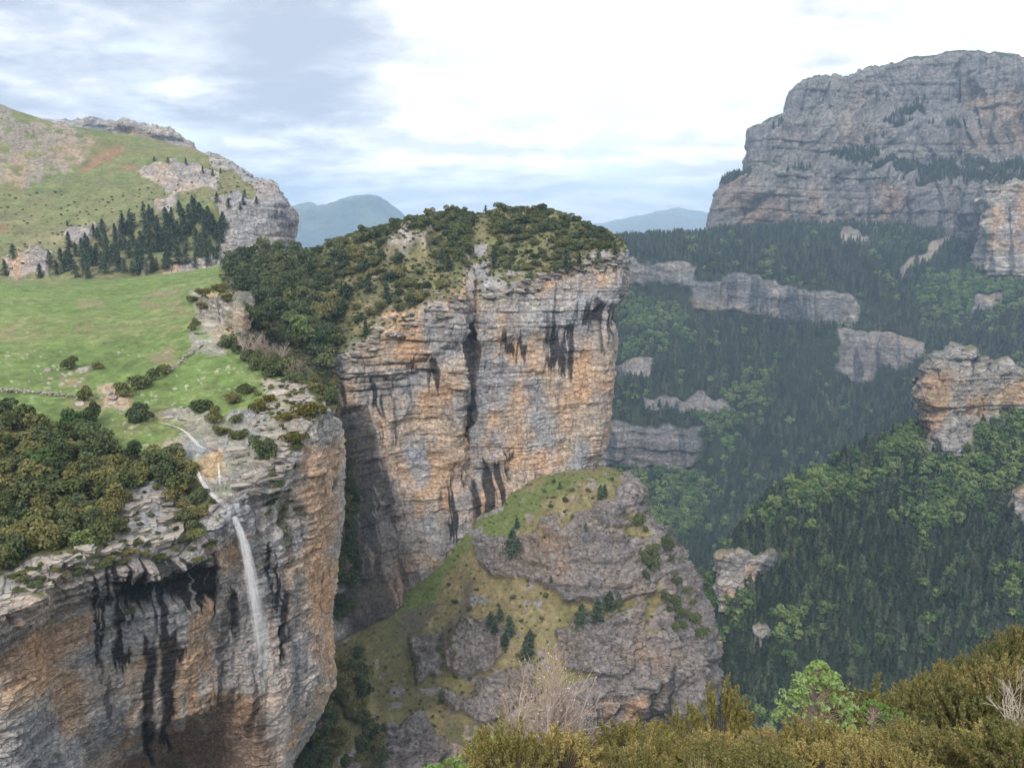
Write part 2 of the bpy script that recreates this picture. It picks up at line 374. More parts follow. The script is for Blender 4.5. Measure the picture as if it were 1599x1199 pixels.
def put(V, n, d): return V + n * d[..., None]
def hor(n):
    h = n.copy(); h[..., 2] *= .35; return h / (np.linalg.norm(h, axis=2, keepdims=True) + 1e-9)

# ---- near plateau: the meadow, the shrub slope and the gully side
def build_meadow():
    rows = [
     [(-220,1010,104),(-10,945,113),(100,888,123),(188,878,131),(268,884,139),(338,806,149),(398,768,157),(458,706,167),(503,655,177),(520,652,187)],
     [(-220,985,105),(0,925,114),(100,870,124),(188,855,132.5),(268,850,141),(335,780,151),(398,745,159),(456,690,168.5),(501,644,179),(516,642,189)],
     [(-230,900,118),(0,850,128),(100,815,137),(190,800,143),(268,785,150),(330,735,158),(395,705,166),(455,660,176),(495,625,187),(510,625,198)],
     [(-240,760,140),(0,735,148),(100,725,152),(190,715,158),(260,700,164),(318,680,171),(385,655,180),(440,625,190),(475,606,200),(498,612,212)],
     [(-250,650,166),(0,655,172),(90,650,175),(180,655,177),(245,650,180),(305,640,186),(365,615,196),(410,595,207),(448,588,217),(490,620,228)],
     [(-260,600,192),(0,605,195),(90,610,197),(170,605,202),(230,590,210),(285,570,220),(340,550,232),(380,548,240),(420,575,246),(490,660,243)],
     [(-270,540,245),(0,545,245),(80,545,247),(150,540,252),(210,530,260),(265,515,272),(310,500,282),(340,495,290),(405,545,290),(500,680,266)],
     [(-280,480,325),(0,485,325),(80,485,325),(150,480,330),(210,475,335),(260,465,342),(295,455,350),(325,452,355),(400,500,345),(508,680,300)],
     [(-290,445,420),(0,446,420),(70,447,415),(150,445,420),(210,440,425),(260,434,432),(305,428,440),(350,424,440),(405,440,420),(500,640,340)],
     [(-290,437,470),(0,438,465),(70,440,455),(150,438,460),(210,433,465),(260,428,470),(305,422,478),(350,417,480),(405,420,470),(480,560,400)],
     [(-290,450,510),(0,452,500),(70,454,490),(150,452,495),(210,447,500),(260,442,505),(305,436,515),(350,430,520),(405,432,520),(470,520,470)],
     [(-290,520,600),(0,520,590),(70,520,580),(150,520,580),(210,515,590),(260,510,600),(305,500,610),(350,480,620),(405,470,620),(470,540,600)]]
    V = net(rows, 1.9); n = normals(V); S = arc(V)
    X, Y, Z = V[..., 0], V[..., 1], V[..., 2]; px, py, _ = project(V)
    steep = smooth(.80, .55, n[..., 2])
    rk = polys(V, S, 3, [
        [(255,690),(300,660),(345,665),(400,640),(440,655),(470,690),(430,760),(400,780),(330,770),(300,730),(270,712)],
        [(405,595),(450,588),(478,610),(500,640),(480,690),(430,690),(400,660),(425,630)],
        [(300,455),(385,455),(382,540),(330,530),(310,500)], [(295,520),(345,528),(350,552),(300,548)],
        [(240,648),(330,645),(330,668),(250,662)], [(150,606),(195,606),(205,640),(160,634)],
        [(0,890),(60,868),(150,838),(175,800),(190,762),(280,760),(300,835),(260,900),(0,960)]], 5, 9)
    rock = np.clip(np.maximum(rk * (.75 + .4 * fbm(X / 5, Y / 5, Z / 2, 3, 8)), steep), 0, 1)
    d = .9 * fbm(X / 30, Y / 30, Z * 0, 3, 11) + .22 * fbm(X / 4, Y / 4, Z * 0, 3, 12)
    d = d + rock * (.8 * fbm(X / 6, Y / 6, Z / 3, 4, 13, .5, True) + strata(V, S, 14, .55, 2.2, .9, .7, 6))
    V = put(V, n, d * smooth(0, 6, np.arange(V.shape[0])[:, None] + S * 0))
    col = turf_colour(V, 21, 1.0, .02)
    slope = polys(V, S, 5, [[(-400,640),(40,640),(105,690),(150,655),(170,700),(300,715),(340,780),(300,1010),(-400,1050)], [(350,400),(600,400),(600,700),(470,640),(430,575),(360,545),(345,450)]], 6, 8)
    col = lerp(col, SCRUB, slope * .9)
    bare = polys(V, S, 6, [box(120,465,160,478), box(230,455,285,468), box(215,472,290,485), box(118,505,148,512), box(0,512,25,520), [(100,622),(160,618),(175,640),(120,640)], [(230,560),(275,545),(280,560),(250,575)],
                           [(0,432),(90,434),(90,441),(0,440)], box(95,585,135,602)], 5, 8)
    col = lerp(col, EARTH, bare * (.45 + .4 * fbm(X / 3, Y / 3, Z * 0, 3, 31)).clip(0, .85))
    stony = smooth(.74, .84, fbm(X / 1.1, Y / 1.6, Z * 0, 2, 77)) * smooth(-.3, .3, fbm(X / 14, Y / 14, Z * 0, 2, 78)) * (py > 545)
    col = lerp(col, PALE, stony * .5)
    rc = rock_colour(V, S, 41, .6)
    rc = lerp(rc, np.array([.40, .28, .17]), polys(V, S, 7, [[(300,722),(345,702),(352,735),(330,752),(312,745)]], 4, 5) * .9)
    rc = lerp(rc, BLUEGREY, polys(V, S, 8, [[(285,690),(320,680),(330,706),(295,715)]], 3, 4) * .7)
    col = lerp(col, rc, rock)
    grid_mesh('meadow', V, col, rock, M_turf, 'bright green meadow plateau ending at the waterfall cliff'); keep('meadow', V, rock)

# ---- the cliff with the waterfall
def build_cliff():
    top = [(-220,1002,104),(0,935,113),(100,880,123),(190,868,131),(270,872,139),(340,795,149),(400,758,157),(460,698,167),(500,650,177),(514,648,188),(503,640,215),(497,640,262)]
    r1 = [(-220,1012,104),(0,947,113),(100,893,123),(190,882,131.5),(270,886,139.5),(341,812,149.5),(401,778,157),(461,718,167),(500,668,177),(515,668,188),(504,660,215),(498,660,262)]
    r2 = [(-215,1060,106),(2,1005,116),(102,950,126.5),(192,930,135.5),(272,930,143),(342,880,152),(402,850,158),(462,790,167.5),(501,745,177),(515,745,188),(507,745,215),(502,745,262)]
    r3 = [(-210,1130,107),(4,1080,117.5),(104,1030,128),(194,1020,138),(274,1025,145.5),(344,980,153),(404,950,158.5),(464,890,167.5),(498,850,177),(512,850,188),(505,850,215),(500,850,262)]
    r4 = [(-205,1210,108),(6,1165,118.5),(106,1120,129),(196,1110,139.5),(276,1110,147),(346,1075,154),(406,1060,159.5),(460,1010,167.5),(490,965,177),(501,965,188),(496,965,215),(490,965,262)]
    r5 = [(-200,1290,109),(8,1240,119.5),(108,1190,130.5),(198,1165,149),(278,1150,163),(348,1140,166),(406,1130,161),(458,1090,168),(490,1045,177),(503,1045,188),(497,1045,215),(490,1045,262)]
    r6 = [(-195,1370,110),(10,1310,120),(108,1260,131),(198,1215,160),(278,1205,175),(348,1195,176),(404,1190,164),(448,1150,169),(462,1130,176),(474,1128,187),(472,1128,214),(465,1128,260)]
    r7 = [(-190,1480,110),(12,1420,118),(110,1360,128),(198,1310,158),(278,1300,172),(342,1290,174),(385,1280,164),(400,1250,169),(410,1225,176),(422,1220,187),(422,1220,214),(420,1220,260)]
    V = net([top, r1, r2, r3, r4, r5, r6, r7], 1.45); n = normals(V); S = arc(V)
    X, Y, Z = V[..., 0], V[..., 1], V[..., 2]; px, py, _ = project(V)
    up = smooth(0, 60, np.arange(V.shape[0])[:, None] + S * 0)
    d = 2.6 * fbm(S / 16, Z / 40, S * 0, 3, 51) + .9 * fbm(X / 6, Y / 6, Z / 9, 4, 52) + .45 * fbm(X / 2, Y / 2, Z / 1.6, 3, 53, .55, True)
    d = d + strata(V, S, 54, .75, 2.6, .85, .75, 5, .02) * (.45 + .75 * (1 - up)) + .7 * fbm(S / 2.4, Z / 16, S * 0, 3, 55)
    slab = polys(V, S, 55, [[(-300,1000),(0,925),(110,870),(200,840),(290,850),(330,880),(250,905),(140,935),(0,1010),(-300,1100)]], 10, 8)
    d = d + slab * (1.6 + strata(V, S, 57, .45, 2.0, 1.3, .9, 5, .02))
    over = polys(V, S, 56, [[(390,770),(445,765),(470,800),(440,830),(400,822)], [(175,905),(330,885),(330,935),(180,955)]], 8, 8)
    d = d - 1.8 * over
    pil = polys(V, S, 58, [[(470,660),(535,640),(535,1060),(490,1080),(480,900)]], 8, 8)
    d = d + pil * .8
    V = put(V, hor(n), d * smooth(0, 10, np.arange(V.shape[0])[:, None] + S * 0))
    rock = np.clip(1 - smooth(.6, .8, normals(V)[..., 2]) * smooth(.1, .5, fbm(X / 4, Y / 4, Z / 4, 3, 59)), 0, 1)
    c = rock_colour(V, S, 61, .8, .16) * 1.34
    c = lerp(c, ORANGE * 1.1, polys(V, S, 62, [[(75,1040),(125,1040),(130,1150),(85,1145)], [(262,990),(320,960),(340,1060),(270,1130)], [(310,845),(375,842),(370,885),(330,900)], [(475,700),(522,690),(522,1060),(500,1060),(478,900)], [(0,1020),(150,945),(150,1000),(0,1090)]], 14, 16) * .7)
    c = lerp(c, BLUEGREY, polys(V, S, 63, [[(120,1000),(200,1010),(200,1150),(150,1160)], [(390,840),(470,820),(480,1000),(470,1110),(420,1140),(395,1000)], [(0,1120),(90,1110),(90,1210),(0,1210)]], 12, 16) * .5)
    c = lerp(c, BROWN * 1.2, polys(V, S, 64, [[(150,1215),(250,1140),(330,1080),(400,1090),(440,1180),(430,1260),(150,1290)]], 14, 14) * .8)
    c = lerp(c, GREY * 1.1, slab * .7)
    st = streaks(V, S, 65, .85, .50) * smooth(20, 90, np.arange(V.shape[0])[:, None] + S * 0) * .8
    reg = polys(V, S, 66, [[(140,905),(175,900),(168,985),(148,990)], [(178,915),(205,950),(203,1015),(178,1020)], [(222,930),(245,925),(242,1160),(224,1160)], [(252,920),(292,925),(290,1010),(275,1060),(262,1165),(250,1165)],
                           [(175,895),(340,880),(345,930),(290,960),(180,955)], [(355,950),(374,950),(370,1010),(358,1010)], [(414,870),(452,905),(450,1010),(420,1000)], [(150,990),(160,990),(160,1050),(152,1050)]], 4, 8, 45, 1.1)
    v2 = streaks(V, S, 67, .6, -.62)
    blk = np.clip(np.maximum(st * .85, reg * v2), 0, 1)
    c = lerp(c, BLACK, blk * .93)
    wt = streaks(V, S, 68, .6, .45) * polys(V, S, 69, [[(120,940),(330,930),(320,1150),(130,1150)], [(380,830),(480,830),(480,1120),(400,1130)]], 8, 8)
    c = lerp(c, np.array([.45, .44, .44]), wt * .7)
    moss = smooth(.25, .7, fbm(S / 5, Z / 9, S * 0, 4, 70)) * polys(V, S, 71, [[(400,660),(480,650),(490,800),(470,900),(410,830)], [(500,640),(535,640),(530,760),(505,780)]], 8, 8)
    c = lerp(c, SCRUB * 1.1, moss * .75)
    c = lerp(c, SCRUB, 1 - rock)
    grid_mesh('waterfall_cliff', V, c, rock, M_near, 'streaked limestone cliff that the waterfall drops over'); keep('cliff', V, rock)

# ---- the butte
def build_butte():
    cols = [   # back, skyline, mid, rim, below rim, r1, r2, r3, foot, under
     [(425,412,540),(425,398,455),(448,440,395),(470,540,332),(472,550,331),(468,640,306),(475,760,296),(480,880,290),(490,1000,284),(490,1060,280)],
     [(480,400,540),(480,392,455),(520,470,382),(518,566,336),(520,578,335),(534,640,326),(556,760,318),(586,880,309),(602,975,299),(600,1040,300)],
     [(570,370,540),(570,362,455),(590,430,392),(590,526,342),(590,538,341),(600,620,337),(610,740,334),(632,830,329),(642,920,319),(640,990,318)],
     [(650,345,540),(650,341,455),(660,400,400),(670,486,347),(670,498,346),(670,600,344),(675,720,341),(682,800,337),(690,868,329),(690,940,326)],
     [(712,336,540),(712,332,455),(716,390,406),(726,462,349),(727,474,348),(727,560,346),(722,660,345),(722,740,344),(730,815,337),(730,890,332)],
     [(738,340,540),(738,338,455),(738,400,412),(738,472,366),(737,484,364),(733,560,364),(728,640,358),(734,720,351),(746,803,343),(746,880,336)],
     [(762,338,540),(762,335,455),(762,400,412),(756,462,368),(754,474,366),(750,560,358),(744,650,354),(762,730,351),(772,788,346),(772,870,338)],
     [(840,334,540),(840,326,455),(840,380,417),(840,432,377),(840,444,376),(836,520,366),(830,640,363),(826,720,359),(830,757,355),(830,840,345)],
     [(900,350,530),(900,344,450),(900,374,422),(906,414,382),(906,425,381),(900,500,372),(894,620,369),(890,700,366),(880,740,362),(880,820,350)],
     [(945,368,510),(945,362,440),(955,380,412),(964,395,388),(964,405,387),(956,480,379),(946,600,377),(936,690,374),(913,737,369),(910,820,360)],
     [(966,385,500),(968,376,440),(976,386,415),(980,400,402),(979,410,401),(967,480,393),(958,610,391),(947,690,387),(921,737,380),(918,820,370)],
     [(955,410,560),(958,395,520),(962,398,500),(964,412,480),(963,420,480),(952,480,475),(942,610,475),(932,690,470),(910,740,460),(905,820,450)]]
    rows = [list(r) for r in zip(*cols)]
    V = net(rows, 1.45); n = normals(V); S = arc(V)
    X, Y, Z = V[..., 0], V[..., 1], V[..., 2]; px, py, _ = project(V)
    steep = smooth(.78, .45, n[..., 2])
    rk = polys(V, S, 81, [[(600,388),(640,358),(672,360),(668,398),(610,402)], [(745,440),(800,425),(870,420),(975,385),(985,420),(860,460),(760,470)], [(520,560),(600,490),(730,450),(735,490),(600,545),(525,590)], [(735,385),(765,385),(770,455),(738,470)], [(545,400),(575,395),(580,420),(550,425)]], 5, 12)
    rock = np.clip(np.maximum(steep, rk * smooth(-.5, .3, fbm(X / 8, Y / 8, Z / 3, 3, 82))), 0, 1)
    d = 1.8 * fbm(X / 30, Y / 30, Z / 30, 3, 83) * (1 - .4 * steep) + .6 * fbm(X / 7, Y / 7, Z / 7, 3, 84)
    d = d + steep * (2.4 * fbm(S / 15, Z / 45, S * 0, 4, 85) + 1.0 * fbm(X / 7, Y / 7, Z / 5, 4, 86, .55, True) + .8 * fbm(S / 4, Z / 22, S * 0, 3, 88))
    upper = polys(V, S, 92, [[(500,540),(740,440),(745,540),(640,600),(520,640)], [(745,440),(985,385),(985,470),(870,520),(745,545)]], 14, 10)
    d = d + rock * strata(V, S, 87, 1.1, 2.8, .75, .8, 6, .04) * (.5 + .7 * upper)
    # overhanging ledges that run along the bedding
    lip = polys(V, S, 89, [[(745,535),(860,522),(985,462),(985,500),(900,535),(830,560),(745,560)], [(525,605),(610,590),(740,520),(735,545),(620,640),(530,665)], [(690,735),(800,715),(810,760),(700,770)]], 9, 6)
    d = d - 2.4 * lip
    d = d - 7.0 * polys(V, S, 90, [[(736,505),(746,525),(744,580),(737,650),(728,680),(730,580)]], 4, 6)
    d = d - 3.0 * polys(V, S, 91, [[(528,640),(575,640),(600,760),(610,940),(570,960),(540,800)]], 10, 10)
    hump = polys(V, S, 93, [[(600,392),(640,356),(674,358),(672,396),(615,402)]], 7, 4)
    V = put(V, lerp(n, hor(n), steep), d) + np.array([0, -2.0, 5.0]) * hump[..., None]
    c = rock_colour(V, S, 101, 1.0, .10)
    low = polys(V, S, 102, [[(590,640),(720,560),(722,800),(690,860),(650,870),(620,760)], [(745,590),(850,560),(965,500),(950,700),(900,740),(790,740),(750,700)], [(780,740),(860,735),(800,790),(740,800)]], 22, 24)
    c = lerp(c, lerp(np.broadcast_to(WARM * 1.12, V.shape), ORANGE * 1.05, smooth(-.3, .5, fbm(S / 9, Z / 15, S * 0, 4, 103))), low * .8 * smooth(-.75, .1, fbm(S / 7, Z / 16, S * 0, 4, 104)))
    c = lerp(c, BLUEGREY * 1.02, upper * .6 * smooth(-.3, .5, fbm(S / 9, Z / 18, S * 0, 4, 105)))
    pg = polys(V, S, 106, [[(632,700),(660,690),(668,760),(640,765)], [(745,560),(830,560),(790,640),(745,650)], [(820,590),(850,590),(855,700),(830,710)], [(895,690),(925,680),(925,730),(890,735)]], 8, 12)
    c = lerp(c, BLUEGREY, pg * .75)
    st = streaks(V, S, 107, 1.0, .62) * .75
    reg = polys(V, S, 108, [[(776,533),(830,525),(828,556),(778,556)], [(845,520),(882,512),(884,585),(850,590)], [(900,500),(968,465),(965,505),(905,525)], [(664,560),(694,556),(692,605),(668,600)], [(526,595),(612,600),(600,650),(530,650)],
                           [(694,745),(722,735),(722,840),(700,835)], [(733,728),(797,715),(795,790),(760,830),(735,830)], [(726,540),(736,540),(736,660),(726,680)], [(610,560),(640,560),(640,600),(612,610)], [(930,470),(955,470),(950,560),(935,560)], [(880,520),(900,520),(895,600),(884,600)]], 5, 9, 28, 1.8)
    v2 = streaks(V, S, 109, .8, -.18)
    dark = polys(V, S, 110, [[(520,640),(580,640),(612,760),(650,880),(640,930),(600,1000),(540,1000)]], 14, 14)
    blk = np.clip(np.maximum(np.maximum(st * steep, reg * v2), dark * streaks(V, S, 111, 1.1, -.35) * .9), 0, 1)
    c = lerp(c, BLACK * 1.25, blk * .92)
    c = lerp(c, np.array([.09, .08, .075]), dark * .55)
    g = turf_colour(V, 112, 1.0, .75) * .72
    g = lerp(g, SCRUB, smooth(-.1, .4, fbm(X / 9, Y / 9, Z / 9, 3, 113)))
    g = lerp(g, LUSH, polys(V, S, 114, [[(445,392),(492,392),(488,408),(445,408)]], 3, 2))
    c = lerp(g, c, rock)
    grid_mesh('butte', V, c, rock, M_mid, 'sheer orange and grey limestone butte split by a vertical notch'); keep('butte', V, rock)

# ---- the grassy buttress below it
BUT_ROCK = [
    [(838,822),(900,812),(945,795),(972,790),(976,822),(930,838),(850,836)],
    [(742,850),(790,838),(870,842),(960,835),(1010,860),(1030,900),(1000,940),(940,945),(880,935),(850,905),(790,905),(748,890)],
    [(695,1010),(720,975),(755,962),(790,985),(788,1025),(760,1048),(720,1055),(695,1040)],
    [(868,985),(900,968),(950,972),(1000,940),(1010,1000),(975,1040),(930,1058),(890,1040)],
    [(688,1088),(740,1085),(790,1055),(835,1045),(842,1075),(800,1110),(760,1130),(700,1125)],
    [(895,1085),(960,1060),(1020,1000),(1020,900),(985,830),(968,745),(1000,740),(1200,900),(1200,1300),(900,1300),(905,1150)],
    [(600,1140),(660,1120),(690,1150),(700,1300),(560,1300)], [(640,1000),(690,1000),(690,1060),(650,1060)]]
def build_buttress():
    rows = [
     [(460,960,345),(540,930,338),(600,900,335),(690,830,350),(755,765,366),(860,722,388),(945,728,392),(972,742,402),(955,760,450)],
     [(470,1010,300),(545,1000,286),(605,975,297),(690,868,330),(760,800,345),(860,742,358),(945,741,362),(969,747,370),(965,765,430)],
     [(470,1030,290),(545,1030,276),(610,1010,290),(690,930,312),(770,850,326),(862,790,339),(940,785,342),(975,795,353),(986,812,420)],
     [(460,1060,280),(540,1065,266),(605,1050,280),(690,990,298),(780,915,309),(870,850,319),(955,848,323),(1006,856,337),(1038,868,410)],
     [(450,1090,268),(530,1100,255),(600,1090,268),(690,1045,283),(785,985,293),(880,935,303),(965,928,307),(1036,925,322),(1072,928,395)],
     [(440,1130,256),(520,1145,244),(590,1130,256),(690,1100,268),(790,1055,278),(888,1010,288),(975,990,294),(1058,998,310),(1098,1000,380)],
     [(430,1180,244),(510,1200,232),(580,1185,246),(690,1150,257),(800,1115,265),(900,1072,278),(985,1062,287),(1062,1068,302),(1106,1060,370)],
     [(430,1260,230),(510,1280,220),(570,1260,233),(690,1225,244),(800,1195,252),(905,1150,275),(980,1150,284),(1035,1140,300),(1075,1130,362)],
     [(430,1420,200),(510,1430,195),(570,1430,205),(690,1400,220),(800,1380,230),(905,1330,268),(980,1310,280),(1035,1290,298),(1075,1270,355)]]
    V = net(rows, 1.6); n = normals(V); S = arc(V)
    X, Y, Z = V[..., 0], V[..., 1], V[..., 2]
    rk = polys(V, S, 121, BUT_ROCK, 5, 13)
    tiny = smooth(.42, .6, fbm(X / 7, Y / 7, Z / 4, 3, 120))
    rock = np.clip(np.maximum(np.maximum(rk, smooth(.62, .4, n[..., 2])), tiny * .7), 0, 1)
    d = 1.8 * fbm(X / 25, Y / 25, Z / 25, 3, 122) + .35 * fbm(X / 4, Y / 4, Z / 4, 3, 123)
    flank = polys(V, S, 126, [BUT_ROCK[5]], 8, 8)
    d = d + rk * (2.6 + 2.6 * fbm(X / 8, Y / 8, Z / 6, 4, 124, .55, True) + strata(V, S, 125, .9, 2.4, 1.0, .9, 4, .1))
    d = d + flank * (5.0 * fbm(X / 16, Y / 16, Z / 26, 4, 127, .6, True) + 1.6 * fbm(S / 3.5, Z / 18, S * 0, 3, 128))
    d = d - 7 * polys(V, S, 129, [[(975,1110),(1000,1085),(1025,1110),(1010,1170),(960,1190)], [(1068,1040),(1095,1030),(1100,1075),(1070,1085)]], 8, 5)
    h = lerp(n, hor(n), np.clip(rk * .6, 0, 1))
    V = put(V, h, d)
    px, py, _ = project(V)
    g = lerp(turf_colour(V, 131, .8, .95), np.array([.165, .135, .065]), .4) * .88
    g = lerp(g, LUSH * .75, polys(V, S, 132, [[(860,738),(965,738),(965,748),(900,755),(850,790),(800,840),(740,860),(700,900),(640,1000),(600,1010),(600,960),(690,860),(760,795)]], 12, 10) * .8)
    g = lerp(g, SCRUB, polys(V, S, 133, [[(520,960),(640,960),(700,1010),(690,1090),(640,1120),(590,1100),(520,1030)], [(440,1100),(540,1040),(570,1100),(600,1250),(440,1300)], [(700,1130),(900,1140),(900,1300),(680,1300)]], 12, 12) * .75)
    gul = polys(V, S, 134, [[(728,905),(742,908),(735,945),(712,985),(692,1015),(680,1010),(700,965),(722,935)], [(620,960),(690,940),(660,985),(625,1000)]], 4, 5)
    c = rock_colour(V, S, 135, .7, -.05) * .92
    c = lerp(c, np.array([.150, .132, .130]), .6)
    c = lerp(c, ORANGE * .9, polys(V, S, 136, [[(978,1095),(1008,1085),(1010,1160),(975,1180)]], 6, 5) * .7)
    c = lerp(c, BLACK * 1.5, streaks(V, S, 137, .8, .35) * flank * .8)
    lich = smooth(.2, .6, fbm(X / 5, Y / 5, Z / 5, 3, 139))
    c = lerp(c, DRY * .6, lich * rk * .35)
    c = lerp(g, c, smooth(.35, .65, rock))
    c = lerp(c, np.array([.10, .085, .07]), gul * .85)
    grid_mesh('rock_buttress', V, c, rock, M_mid, 'dry grassy buttress with grey rock bands below the butte'); keep('buttress', V, rock)

# ---- the wooded saddle between meadow and butte
def build_saddle():
    V = net([[(320,440,520),(380,428,520),(430,412,520),(490,408,520)],
     [(330,428,472),(380,413,472),(430,403,468),(490,398,460)], [(335,452,402),(390,446,402),(440,440,400),(510,450,392)],
     [(345,482,348),(400,490,352),(455,490,352),(520,510,355)], [(345,522,304),(405,540,314),(465,552,320),(525,590,332)],
     [(360,552,266),(420,582,278),(480,612,288),(530,660,317)], [(420,602,238),(470,634,248),(505,675,264),(535,745,302)], [(470,660,230),(500,710,237),(520,780,257),(540,860,292)]], 2.2)
    n = normals(V); X, Y, Z = V[..., 0], V[..., 1], V[..., 2]; S = arc(V)
    V = put(V, n, 1.2 * fbm(X / 14, Y / 14, Z / 14, 4, 141))
    c = lerp(np.broadcast_to(SCRUB * .8, V.shape), DRY * .7, smooth(0, .6, fbm(X / 8, Y / 8, Z / 8, 3, 142)))
    c = lerp(c, LUSH, polys(V, S, 114, [[(445,394),(492,394),(488,410),(445,410)]], 3, 2))
    grid_mesh('gully_slope', V, c, X * 0, M_turf, 'wooded gully slope between the meadow and the butte'); keep('saddle', V, X * 0)

# ---- the hill behind the meadow
def build_hill():
    cols = [
     [(-340,460,480),(-340,405,560),(-330,330,640),(-320,230,740),(-310,110,830),(-310,125,1000)],
     [(-120,460,480),(-120,402,555),(-110,330,635),(-105,240,730),(-100,140,815),(-100,155,980)],
     [(0,455,480),(0,400,550),(0,330,630),(0,250,720),(0,167,800),(0,182,950)],
     [(100,452,480),(100,400,550),(100,335,630),(100,262,720),(95,194,815),(95,206,960)],
     [(200,448,482),(200,395,552),(200,335,632),(200,268,735),(195,212,870),(195,225,990)],
     [(290,442,490),(290,388,555),(290,330,625),(288,278,725),(280,230,850),(280,243,980)],
     [(350,435,505),(346,380,575),(346,325,612),(345,292,700),(340,254,790),(340,266,930)],
     [(410,430,545),(405,385,592),(405,324,602),(405,306,650),(400,286,720),(400,298,860)],
     [(434,430,575),(432,392,606),(434,334,614),(432,318,640),(428,308,685),(428,320,800)],
     [(444,430,605),(441,396,628),(445,348,634),(444,332,656),(442,326,695),(441,336,800)],
     [(424,430,780),(424,396,780),(426,348,780),(426,340,780),(424,336,780),(424,342,830)]]
    V = net([list(r) for r in zip(*cols)], 1.7); n = normals(V); S = arc(V)
    X, Y, Z = V[..., 0], V[..., 1], V[..., 2]; px, py, _ = project(V)
    steep = smooth(.72, .45, n[..., 2])
    rk = polys(V, S, 141, [[(212,268),(262,252),(300,258),(345,272),(348,300),(300,304),(260,298)], [(340,315),(460,305),(462,420),(345,415)], [(95,370),(130,352),(158,350),(155,370),(120,385)], [(10,405),(50,385),(85,392),(75,432),(15,432)],
                           [(240,315),(275,305),(280,330),(245,335)], [(255,405),(345,395),(345,430),(255,432)], [(380,285),(460,310),(462,330),(395,310)], [(205,408),(225,405),(225,425),(200,425)], [(300,225),(380,265),(440,300),(420,305),(340,262)]], 4, 9)
    scree = polys(V, S, 142, [[(-400,120),(0,160),(110,190),(150,235),(130,262),(60,290),(0,300),(-400,320)]], 18, 18) * smooth(-.75, .2, fbm(X / 9, Y / 12, Z / 5, 4, 143))
    rock = np.clip(np.maximum(steep, np.maximum(rk * .95, scree * .75)), 0, 1)
    d = 4 * fbm(X / 70, Y / 70, Z / 70, 3, 144) + .8 * fbm(X / 9, Y / 9, Z / 9, 3, 145)
    d = d + np.maximum(rk, steep) * (2.5 + 2.0 * fbm(X / 14, Y / 14, Z / 12, 4, 146, .55, True) + strata(V, S, 147, 1.8, 2.6, .7, .9, 6, .03)) + scree * .8 * fbm(X / 4, Y / 4, Z / 2, 3, 148, .5, True)
    V = put(V, n, d * smooth(0, 5, np.arange(V.shape[0])[:, None] + S * 0))
    g = lerp(turf_colour(V, 149, 2.5, .50), np.array([.15, .14, .085]), .35)
    g = lerp(g, DRY * .8, smooth(.1, .8, fbm(X / 40, Y / 40, Z / 20, 4, 150)) * .7)
    g = lerp(g, LUSH * .95, polys(V, S, 151, [[(135,205),(260,225),(320,250),(200,270),(180,250)], [(90,300),(180,290),(240,340),(160,350),(60,340)], [(150,270),(210,275),(260,310),(200,330)]], 14, 12) * .35)
    g = lerp(g, EARTH * np.array([1.15, .92, .85]), polys(V, S, 152, [[(150,240),(195,232),(190,243),(160,252),(135,266),(115,268),(140,250)], [(185,255),(215,258),(225,268),(200,264)], box(0,350,10,360)], 4, 6) * .85)
    g = g * .92
    rc = rock_colour(V, S, 153, 1.8, .12) * .9
    rc = lerp(rc, np.array([.21, .18, .135]), scree * .75)
    st = streaks(V, S, 154, 1.6, .35) * steep
    rc = lerp(rc, BLACK * 2, st * .7)
    c = lerp(g, rc, smooth(.3, .6, rock))
    grid_mesh('hillside', V, c, rock, M_hill, 'grassy hillside with rocky nose behind the meadow'); keep('hill', V, rock)
    # the grey crest behind it
    r0 = [(60,240,1500),(110,240,1480),(150,240,1450),(205,240,1440),(250,245,1430),(285,250,1430),(300,260,1450)]
    r1 = [(60,196,1500),(112,197,1480),(150,193,1450),(205,198,1440),(245,208,1430),(280,217,1430),(300,240,1450)]
    r2 = [(60,200,1600),(112,201,1600),(150,196,1560),(205,201,1560),(245,211,1560),(280,222,1560),(300,245,1560)]
    V = net([r0, r1, r2], 1.6); n = normals(V); S = arc(V)
    V = put(V, n, 9 * fbm(V[..., 0] / 40, V[..., 1] / 40, V[..., 2] / 20, 4, 161, .5, True) + strata(V, S, 162, 3, 2.5, 1, .8, 6))
    c = lerp(rock_colour(V, S, 163, 4, -.1), DRY, smooth(.0, .5, fbm(V[..., 0] / 30, V[..., 1] / 30, V[..., 2] / 8, 3, 164)) * .5)
    grid_mesh('rocky_crest', V, c, np.ones(S.shape), M_far, 'grey rocky crest above the grassy hillside')

